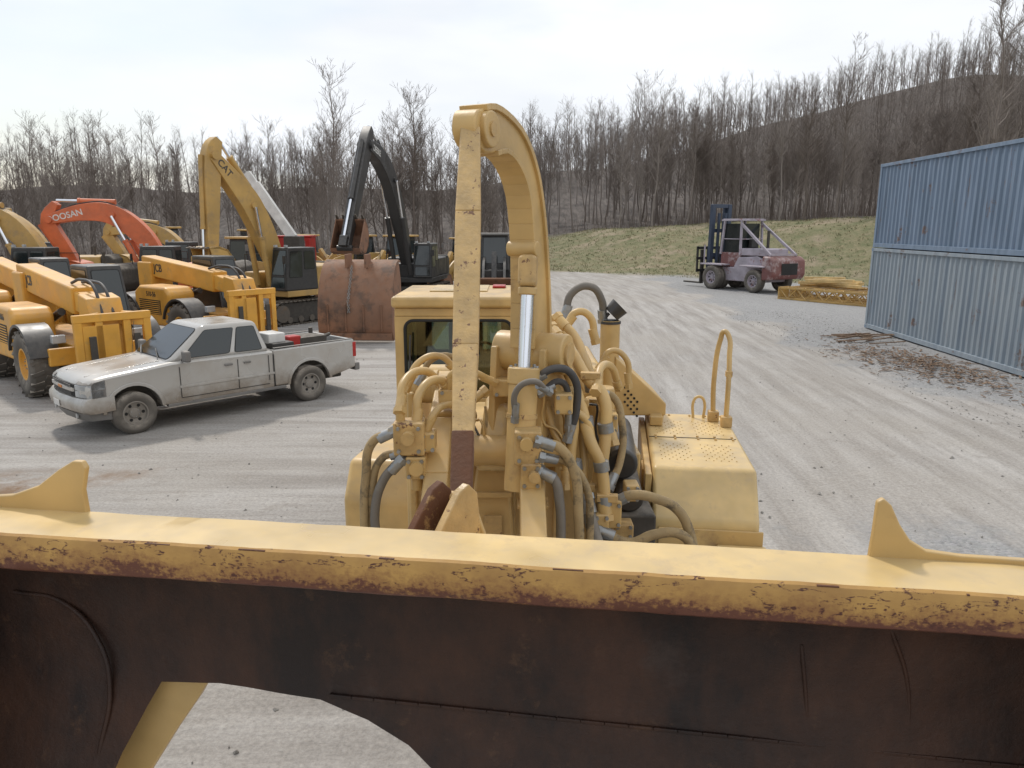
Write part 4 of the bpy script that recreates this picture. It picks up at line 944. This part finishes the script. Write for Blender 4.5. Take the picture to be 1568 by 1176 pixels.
p=fo_+hx*.02+V((0,0,4.33)); cyl('crank_tip_boss',p-nx*.17,p+nx*.035,.10,'cream',hero,bevel=.01); cyl('crank_tip_pin',p+nx*.035,p+nx*.045,.04,'creamrust',hero)
p=fo_+hx*.82+V((0,0,2.95)); cyl('crank_pivot_hub',p-nx*.32,p+nx*.2,.14,'cream',hero,bevel=.015); cyl('crank_pivot_cap',p+nx*.2,p+nx*.22,.08,'creamrust',hero)
for s in (-.28,.08): q=p+nx*s; beam('pivot_bracket',q+V((0,0,.05)),q+V((0,0,-.75)),.05,.34,'cream',hero,h1=.5,up=hx)
p=fo_+hx*.66+V((0,0,3.66)); cyl('rod_eye_pin',p-nx*.17,p+nx*.04,.05,'cream',hero,bevel=.01)
ra=W(.105,4.82,3.62); rb=W(.10,4.78,3.42); rc=W(.075,4.70,2.86)
beam('rod_clevis',ra,rb,.12,.13,'creamrust',hero,bevel=.03); cyl('rod_collar',rb,rb+(rc-rb).normalized()*.05,.062,'cream',hero,bevel=.01)
cyl('tilt_cylinder_rod',rb,rc,.042,'chrome',hero); d=(rc-rb).normalized()
cyl('tilt_cylinder_gland',rc-d*.05,rc+d*.06,.105,'cream',hero,bevel=.012); cyl('tilt_cylinder_barrel',rc+d*.06,rc+d*.75,.095,'cream',hero)
cyl('tilt_cylinder_band',rc+d*.25,rc+d*.28,.102,'creamrust',hero)
b=MB()
for k in range(8): a=2*math.pi*k/8; q=rc-d*.062+V((math.cos(a)*.085,math.sin(a)*.085,0)); b.cyl(q,q+d*.03,.011,seg=6)
b.done('gland_bolts','steel',hero)
for sx,nm in ((-.49,'left'),(.13,'right')):
    P=WW([(sx,5.6,2.60),(sx,5.0,2.42),(sx,4.62,2.15),(sx,3.95,1.72),(sx,3.0,1.86)]); b=MB()
    hs=[.26,.26,.24,.30,.26]
    for i in range(4): b.beam(P[i],P[i+1],.16,hs[i],.16,hs[i+1])
    b.done('lift_arm_'+nm,'cream',hero,bevel=.015)
    wbox('lift_arm_face_'+nm,sx-.075,sx+.085,4.45,4.62,1.3,2.2,'cream',.02)
    for zz in (2.05,1.8): wbox('arm_weld_plate',sx-.095,sx+.105,4.44,4.6,zz-.01,zz+.012,'creamrust',.004)
cyl('torque_tube',W(-.72,4.95,2.28),W(.40,4.92,2.28),.11,'cream',hero)
wbox('front_frame',-.80,.62,5.3,7.4,.75,2.05,'cream',.05,3)
for x in (-.74,-.38,.0,.34): wbox('tower_plate',x-.03,x+.03,5.25,6.3,1.4,2.62,'cream',.02)
for x0,x1 in ((-.80,-.34),(-.03,.40)):
    for yy,zz,r in ((5.42,2.62,.115),(6.1,2.55,.12)): cyl('pivot_hub',W(x0,yy,zz),W(x1,yy,zz),r,'cream',hero,bevel=.015)
    b=MB()
    for k in range(6):
        a=k*math.pi/3
        b.cyl(W(x0-.012,5.42+math.cos(a)*.075,2.62+math.sin(a)*.075),W(x1+.012,5.42+math.cos(a)*.075,2.62+math.sin(a)*.075),.014,seg=6)
    b.done('hub_bolts','steel',hero)
    for u in (.2,.5,.8): xx=x0+(x1-x0)*u; cyl('hub_collar',W(xx-.02,5.42,2.62),W(xx+.02,5.42,2.62),.135,'cream',hero,bevel=.008)
hexa('centre_casting',WW([(-.34,4.95,1.55),(.02,4.95,1.55),(.02,5.5,1.55),(-.34,5.5,1.55)]),WW([(-.25,5.02,2.14),(-.03,5.02,2.14),(-.03,5.5,2.14),(-.25,5.5,2.14)]),'cream',hero,.03,3)
hexa('centre_casting_top',WW([(-.26,4.86,2.14),(-.01,4.86,2.14),(-.01,5.5,2.14),(-.26,5.5,2.14)]),WW([(-.19,5.0,2.58),(-.02,5.0,2.58),(-.02,5.4,2.58),(-.19,5.4,2.58)]),'creamlt',hero,.05,4)
wbox('casting_rib',-.30,-.0,4.93,4.97,1.93,1.97,'cream',.008); wbox('casting_plate',-.20,-.07,4.925,4.94,1.6,1.8,'creamrust',.004)
def block(nm,x,y,z,sx,sy,sz,m='cream'):
    wbox(nm,x-sx/2,x+sx/2,y-sy/2,y+sy/2,z-sz/2,z+sz/2,m,.014,3)
    b=MB()
    for u in (-.32,.32):
        for v in (-.34,.34): b.cyl(W(x+u*sx,y-sy/2-.018,z+v*sz),W(x+u*sx,y-sy/2,z+v*sz),.013,seg=6)
    b.done(nm+'_bolts','steel',hero)
block('valve_block_left',-.66,4.62,2.47,.20,.16,.22,'creamrust'); block('valve_block_left_lower',-.62,4.60,2.28,.13,.14,.15); block('valve_block_left_side',-.54,4.64,2.44,.09,.14,.13)
cyl('valve_cap_left',W(-.61,4.53,2.29),W(-.61,4.48,2.29),.045,'cream',hero); cyl('valve_stub_left',W(-.62,4.6,2.2),W(-.62,4.6,2.12),.038,'cream',hero); cyl('valve_port_left',W(-.66,4.54,2.49),W(-.66,4.48,2.49),.042,'creamrust',hero); cyl('valve_stub_top_left',W(-.72,4.62,2.57),W(-.72,4.62,2.68),.03,'cream',hero)
block('valve_block_right',.10,4.52,2.44,.17,.16,.22,'creamrust'); block('valve_block_right_lower',.12,4.50,2.26,.13,.14,.17); cyl('valve_port_right',W(.09,4.44,2.48),W(.09,4.39,2.48),.04,'cream',hero); cyl('valve_cap_right',W(.14,4.43,2.27),W(.14,4.38,2.27),.036,'creamrust',hero)
cyl('valve_stub_right',W(.1,4.5,2.18),W(.1,4.5,2.08),.045,'cream',hero)
block('elbow_block',.34,4.78,2.66,.12,.14,.14); block('manifold_left',-.42,4.95,2.66,.16,.16,.13); block('manifold_mid',-.06,5.0,2.72,.14,.14,.12)
H_=[((-.78,4.6,2.5),(-.90,4.6,2.44),(-.955,4.6,2.2),(-.965,4.55,1.95),(-.94,4.5,1.6),.030,'tan'),
((-.72,4.56,2.32),(-.83,4.56,2.2),(-.89,4.52,1.98),(-.86,4.5,1.75),(-.78,4.5,1.5),.030,'hosegr'),
((-.70,4.6,2.36),(-.84,4.62,2.33),(-.92,4.60,2.1),(-.93,4.56,1.85),(-.84,4.5,1.55),.026,'tan'),
((-.72,4.62,2.66),(-.71,4.75,2.80),(-.60,4.95,2.84),(-.50,5.1,2.72),.028,'cream'),
((-.62,4.64,2.56),(-.60,4.7,2.74),(-.50,4.85,2.80),(-.42,4.95,2.72),.030,'cream'),
((-.55,4.64,2.52),(-.50,4.66,2.62),(-.42,4.8,2.64),(-.36,4.9,2.6),.024,'cream'),
((-.42,4.9,2.73),(-.40,4.85,2.84),(-.28,4.82,2.86),(-.14,4.9,2.78),.022,'cream'),
((-.74,5.1,2.70),(-.66,5.15,2.86),(-.52,5.2,2.90),(-.40,5.25,2.78),.024,'cream'),
((-.66,5.2,2.72),(-.58,5.25,2.86),(-.44,5.3,2.88),(-.32,5.3,2.76),.022,'tan'),
((.18,4.46,2.48),(.30,4.46,2.44),(.40,4.46,2.26),(.42,4.42,2.03),(.44,4.38,1.55),.032,'tan'),
((.19,4.46,2.28),(.26,4.44,2.25),(.30,4.42,2.1),(.31,4.38,1.85),(.31,4.3,1.45),.032,'hosegr'),
((.20,4.46,2.38),(.34,4.50,2.34),(.47,4.5,2.18),(.50,4.45,1.95),(.47,4.4,1.55),.026,'tan'),
((.02,4.56,2.62),(.03,4.52,2.80),(.12,4.5,2.86),(.22,4.6,2.78),.020,'hosegr'),
((.14,4.72,2.82),(.28,4.72,2.90),(.40,4.78,2.84),(.43,4.8,2.6),(.38,4.8,2.42),.026,'hoseblk'),
((.20,4.75,2.74),(.32,4.78,2.80),(.38,4.8,2.68),(.38,4.8,2.5),.022,'hoseblk'),
((.27,5.2,3.0),(.36,5.1,2.87),(.46,4.95,2.64),(.53,4.82,2.38),(.60,4.78,2.22),(.63,4.7,1.90),.042,'cream'),
((.30,5.5,3.04),(.42,5.3,2.93),(.54,5.1,2.74),(.63,5.0,2.66),(.645,4.92,2.42),(.60,4.85,2.08),.042,'cream'),
((.36,5.7,3.10),(.48,5.6,2.98),(.56,5.4,2.78),(.66,5.2,2.55),(.72,5.1,2.3),.034,'cream'),
((.40,4.9,2.70),(.42,4.85,2.5),(.40,4.8,2.25),(.44,4.75,2.0),(.52,4.7,1.75),.036,'cream'),
((.48,4.95,2.45),(.50,4.9,2.25),(.49,4.8,2.0),(.56,4.7,1.8),.032,'cream'),
((.30,4.85,2.72),(.36,4.85,2.62),(.50,4.85,2.52),(.55,4.85,2.3),.028,'cream'),
((.24,4.9,2.60),(.28,4.85,2.45),(.36,4.8,2.30),(.36,4.75,2.1),.026,'cream'),
((.70,4.75,1.97),(.80,4.72,2.03),(.98,4.7,2.01),(1.12,4.7,1.93),(1.20,4.68,1.78),(1.25,4.65,1.5),.034,'tan'),
((.60,4.65,1.80),(.78,4.6,1.74),(.95,4.6,1.80),(1.12,4.6,1.80),(1.21,4.6,1.68),(1.22,4.6,1.45),.034,'tan'),
((.62,4.6,1.70),(.8,4.55,1.64),(1.0,4.52,1.66),(1.14,4.5,1.72),(1.2,4.5,1.62),.030,'tan'),
((.6,4.6,1.62),(.8,4.5,1.60),(.95,4.45,1.58),(1.1,4.45,1.6),.030,'cream'),
((.50,4.7,2.0),(.53,4.62,1.86),(.58,4.55,1.72),(.66,4.5,1.62),.045,'hosegr'),
((.62,5.3,2.62),(.74,5.3,2.58),(.80,5.2,2.4),(.78,5.1,2.15),(.70,5.0,2.0),.028,'tan'),
((.45,6.0,3.02),(.52,6.0,3.12),(.62,6.0,3.10),(.68,6.0,2.9),.03,'cream'),
((.36,6.2,3.04),(.40,6.2,2.9),(.5,6.0,2.7),(.6,5.9,2.5),.03,'cream'),
((.40,5.9,2.98),(.46,5.9,2.9),(.58,5.7,2.8),(.62,5.6,2.6),.026,'cream'),
((.72,5.9,2.7),(.8,5.9,2.82),(.92,5.9,2.76),(.95,5.9,2.55),.024,'cream'),
((-.3,5.2,2.2),(-.36,4.95,2.4),(-.33,4.85,2.6),(-.2,4.9,2.7),.024,'cream'),
((.58,5.0,2.7),(.64,5.2,2.82),(.74,5.4,2.78),(.82,5.6,2.6),.028,'cream'),
((.5,6.9,3.0),(.56,6.9,3.20),(.72,6.9,3.26),(.84,6.95,3.13),(.86,7.0,2.95),.036,'hosegr')]
for i,hh in enumerate(H_): hose('hydraulic_line_%d'%(i+1),WW(hh[:-2]),hh[-2],hh[-1],hero,'steel' if hh[-1]!='cream' else 'cream')
for i in range(10):
    x=rnd.uniform(-.7,.7); y=rnd.uniform(4.7,5.2); z=rnd.uniform(2.5,2.8); q=[(x,y,z)]
    for k in range(4): q.append((q[-1][0]+rnd.uniform(-.06,.10),q[-1][1]+rnd.uniform(-.08,.04),q[-1][2]+rnd.uniform(-.22,.03)))
    tube('grease_line',WW(q),.009,rnd.choice(['hoseblk','tan','cream']),hero,res=2)
b=MB()
for x,y,z in ((.50,4.88,2.50),(.60,4.78,2.22),(.64,4.92,2.45),(.62,4.72,2.0),(.56,5.1,2.70),(.42,4.8,2.22)): b.cyl(W(x,y,z+.03),W(x+.01,y,z-.035),.054,seg=14)
b.done('pipe_couplings','steel',hero,smooth=True)
b=MB()
for x,y,z in ((.46,4.95,2.62),(.35,5.12,2.88),(.55,5.08,2.78),(.50,4.8,2.06),(.64,4.7,2.02)): b.box(W(x,y,z),(.14,.06,.05))
b.done('pipe_clamps','creamrust',hero,bevel=.006)
wbox('side_tray',.40,1.02,5.6,8.0,.9,2.05,'cream',.02); wbox('pump_housing',.45,.72,5.3,5.9,1.5,2.35,'cream',.04,3); wbox('hydraulic_tank',.38,.80,6.3,7.6,2.05,2.60,'cream',.05,3)
cyl('black_accumulator',W(.80,5.15,2.1),W(.88,6.0,2.15),.12,'black',hero,bevel=.03); cyl('second_accumulator',W(.86,5.1,1.85),W(.92,5.9,1.9),.10,'dark',hero,bevel=.02)
wbox('dark_bay',.62,1.05,5.05,5.55,1.0,1.75,'dark',.02)
cyl('oil_filter',W(.62,5.4,2.3),W(.62,5.4,2.55),.07,'cream',hero,bevel=.01); cyl('filter_cap',W(.78,6.1,2.25),W(.78,6.1,2.48),.09,'cream',hero,bevel=.02)
block('relief_block',.70,5.2,2.42,.12,.16,.14); block('relief_block_low',.68,4.75,1.9,.12,.12,.2); block('pipe_tee',.60,4.7,1.86,.1,.12,.12); block('swivel_block',.84,4.95,1.98,.1,.14,.12); block('bay_block',.78,4.9,1.72,.14,.14,.1,'creamrust')
prism('angled_guard',[(0,2.60),(.50,2.14),(.50,2.02),(0,2.02)],0,.75,'cream',hero,.015,frame=(W(.98,6.9,0),(W(1.98,6.9,0)-W(.98,6.9,0)),(W(.98,7.9,0)-W(.98,6.9,0))))
b=MB()
for i in range(5):
    for j in range(3): b.cyl(W(1.08+.03*i,6.89,2.18-.035*i+.07*j-.02),W(1.08+.03*i,6.895,2.18-.035*i+.07*j-.02),.012,seg=8)
b.done('guard_holes','seal',hero)
cyl('exhaust_stack',W(.935,7.0,2.2),W(.935,7.0,2.93),.092,'cream',hero,seg=28); cyl('exhaust_bore',W(.935,7.0,2.925),W(.935,7.0,2.936),.08,'seal',hero)
cyl('exhaust_rim',W(.935,7.0,2.90),W(.935,7.0,2.925),.10,'black',hero)
b=MB(); b.cyl(W(.94,6.98,2.99),W(1.02,6.98,3.07),.08,.095,seg=20); b.beam(W(.86,7,2.93),W(.92,7,3.0),.03); b.done('exhaust_rain_cap','black',hero,smooth=True)
prism('right_fender_platform',[(3.66,1.95),(5.40,1.95),(5.40,.9),(3.40,.9),(3.40,1.60)],0.,.80,'creamlt',hero,.035,4,frame=((.615,0,0),(0,1,0),(1,0,0)))
b=MB()
for x0 in (.70,1.05):
    for j in range(2):
        for i in range(9):
            for k in range(9):
                if (i+k)%2==0: b.cyl((x0+.03*i,3.85+.78*j+.055*k,1.951),(x0+.03*i,3.85+.78*j+.055*k,1.955),.005,seg=6)
b.done('anti_slip_studs','creamrust',hero)
b=MB(); b.box((1.0,4.50,1.9525),(.76,.008,.004)); b.done('platform_seam','seal',hero)
b=MB()
for x in (.68,.85,1.05,1.2,1.35):
    for y in (4.46,4.54,5.3): b.cyl((x,y,1.95),(x,y,1.962),.012,seg=6)
b.done('platform_bolts','creamrust',hero)
cyl('filler_cap',(.72,5.2,1.95),(.72,5.2,2.03),.07,'cream',hero,bevel=.01); box('filler_box',(.70,4.95,2.0),(.12,.18,.09),'cream',hero)
bbox('rear_step',1.10,1.46,3.1,3.38,1.40,1.44,'creamlt',hero,.01); bbox('right_fender_skirt',.66,1.44,3.38,3.40,.95,1.55,'cream',hero,.008)
bbox('platform_inner_wall',.555,.61,3.6,5.4,1.2,1.90,'cream',hero,.01)
box('inner_bracket',(.58,4.0,1.75),(.08,.25,.2),'cream',hero)
tube('grab_rail',[(1.26,5.15,1.95),(1.25,5.15,2.4),(1.29,5.15,2.76),(1.315,5.13,2.83),(1.35,5.10,2.80),(1.36,5.02,2.6),(1.355,4.95,2.28),(1.35,4.95,1.95)],.024,'cream',hero)
b=MB(); b.box((1.36,4.99,2.45),(.06,.07,.06)); b.box((1.355,4.95,2.0),(.1,.1,.1)); b.box((1.26,5.15,2.0),(.1,.1,.1)); b.done('grab_rail_mounts','creamrust',hero,bevel=.008)
tube('small_handle',[(1.08,5.25,1.95),(1.08,5.25,2.12),(1.11,5.25,2.16),(1.15,5.25,2.16),(1.18,5.25,2.12),(1.18,5.25,1.95)],.014,'creamlt',hero)
prism('left_fender',[(3.95,1.80),(5.3,1.80),(5.3,.7),(3.75,.7),(3.75,1.50)],0.,.78,'cream',hero,.05,4,frame=((-2.0,0,0),(0,1,0),(1,0,0)))
# cab
cx0,cx1,cy0,cy1=-1.34,.12,8.4,10.0
wbox('cab_lower',cx0,cx1,cy0,cy1,1.1,1.86,'cream',.03); wbox('cab_roof',cx0-.03,cx1+.03,cy0-.06,cy1+.05,2.90,3.03,'cream',.04,4); wbox('cab_roof_header',cx0,cx1,cy0+.01,cy1,2.80,2.895,'cream',.01)
wbox('cab_roof_hatch_red',-.25,-.08,9.5,9.8,3.035,3.06,'red',.01); wbox('cab_roof_cap',-1.0,-.3,9.0,9.9,3.032,3.045,'creamlt',.005)
def ringpanel(nm,x0,x1,z0,z1,ix0,ix1,iz0,iz1,y,r=.10,th=.04):
    inn=[]
    for c0,c1,a0 in ((ix1-r,iz0+r,-90),(ix1-r,iz1-r,0),(ix0+r,iz1-r,90),(ix0+r,iz0+r,180)):
        for k in range(7): a=rad(a0+15*k); inn.append((c0+r*math.cos(a),c1+r*math.sin(a)))
    out=[]
    for q,(x,z) in enumerate(inn):
        g=q//7; cxx,czz=[(x1,z0),(x1,z1),(x0,z1),(x0,z0)][g]; k=q%7
        tx=[(x,z0),(x1,z)],[(x1,z),(x,z1)],[(x,z1),(x0,z)],[(x0,z),(x,z0)]
        out.append(tx[g][0] if k<3 else ((cxx,czz) if k==3 else tx[g][1]))
    n=len(inn); vs=[]
    for yy in (y,y+th):
        vs+=[W(x,yy,z) for x,z in inn]+[W(x,yy,z) for x,z in out]
    fs=[]
    for i in range(n):
        j=(i+1)%n; fs+=[(i,j,n+j,n+i),(2*n+i,2*n+n+i,2*n+n+j,2*n+j),(i,2*n+i,2*n+j,j),(n+i,n+j,3*n+j,3*n+i)]
    mk(nm,vs,fs,'cream',hero); tube(nm+'_seal',[W(x,y-.002,z) for x,z in inn],.017,'seal',hero,cyclic=True,smooth=False)
    mk(nm+'_glass',[W(x,y+.02,z) for x,z in inn],[tuple(range(n))],'glass',hero)
ringpanel('cab_front',cx0,cx1,1.86,2.80,-1.225,-.005,1.92,2.755,cy0)
ringpanel('cab_back',cx0,cx1,1.86,2.80,-1.1,-.13,2.15,2.68,cy1-.05)
for x in (cx0,cx1-.04):
    wbox('side_sill',x,x+.04,cy0+.05,cy1-.05,1.86,2.0,'cream',.01); wbox('side_pillar',x,x+.04,9.15,9.23,2.0,2.80,'cream',.008)
    wbox('side_glass',x+.015,x+.022,cy0+.06,cy1-.06,2.0,2.80,'glass',0); wbox('side_post',x,x+.04,cy0+.042,cy0+.14,2.0,2.80,'cream',.008)
wbox('cab_lining_back',cx0+.05,cx1-.05,cy1-.09,cy1-.06,1.88,2.13,'dark',0); wbox('headliner',cx0+.05,cx1-.05,cy0+.1,cy1-.1,2.77,2.795,'dark',0)
for xa,xb in ((cx0+.05,-1.12),(-.11,cx1-.05)): wbox('cab_lining_corner',xa,xb,cy1-.09,cy1-.06,2.14,2.76,'dark',0)
wbox('seat_base',-.85,-.35,9.1,9.5,1.88,2.1,'black',.05,3); wbox('seat_back',-.82,-.38,9.45,9.6,2.05,2.62,'black',.06,3); wbox('dash',-.95,-.15,8.5,8.75,1.88,2.05,'black',.04); wbox('cab_floor',cx0+.05,cx1-.05,cy0+.1,cy1-.1,1.862,1.875,'dark',0)
tube('steering_wheel',[W(-.35+.19*math.cos(a*math.pi/4),8.9+.08*math.sin(a*math.pi/4),2.24+.17*math.sin(a*math.pi/4)) for a in range(8)],.016,'black',hero,cyclic=True); cyl('steering_column',W(-.35,8.9,2.2),W(-.35,8.7,1.9),.03,'black',hero)
tube('wiper_arm',WW([(-.45,8.37,2.78),(-.42,8.36,2.6),(-.38,8.36,2.35)]),.010,'black',hero); tube('grab_bar',WW([(-1.15,8.3,2.0),(-1.16,8.28,2.3),(-1.15,8.3,2.6)]),.010,'black',hero)
wbox('engine_hood',-1.2,.42,10.1,12.6,1.0,2.15,'cream',.08,3); wbox('rear_grille',-1.0,.2,12.6,12.63,1.2,2.0,'seal',0); wbox('rear_frame',-.9,.5,7.4,12.4,.7,1.05,'cream',.03)
wbox('rear_counterweight',-1.3,.5,12.63,12.95,.7,1.6,'cream',.06,3)
for x,s in ((-1.0,-1),(1.45,1)): wheel(hero,'front_wheel',W(x,6.95,.78),.78,.55,.40,'cream',side=s,tread=18,holes=8,ax=(1,0,0))
for x,s in ((-1.12,-1),(.6,1)): wheel(hero,'rear_wheel',W(x,11.1,.78),.78,.50,.40,'cream',side=s,tread=18,holes=8,ax=(1,0,0))
b=MB(); b.cyl(W(-.9,6.95,.78),W(1.4,6.95,.78),.16); b.cyl(W(-1.1,11.1,.78),W(.6,11.1,.78),.16); b.done('axles','dark',hero,smooth=True)
print('done')
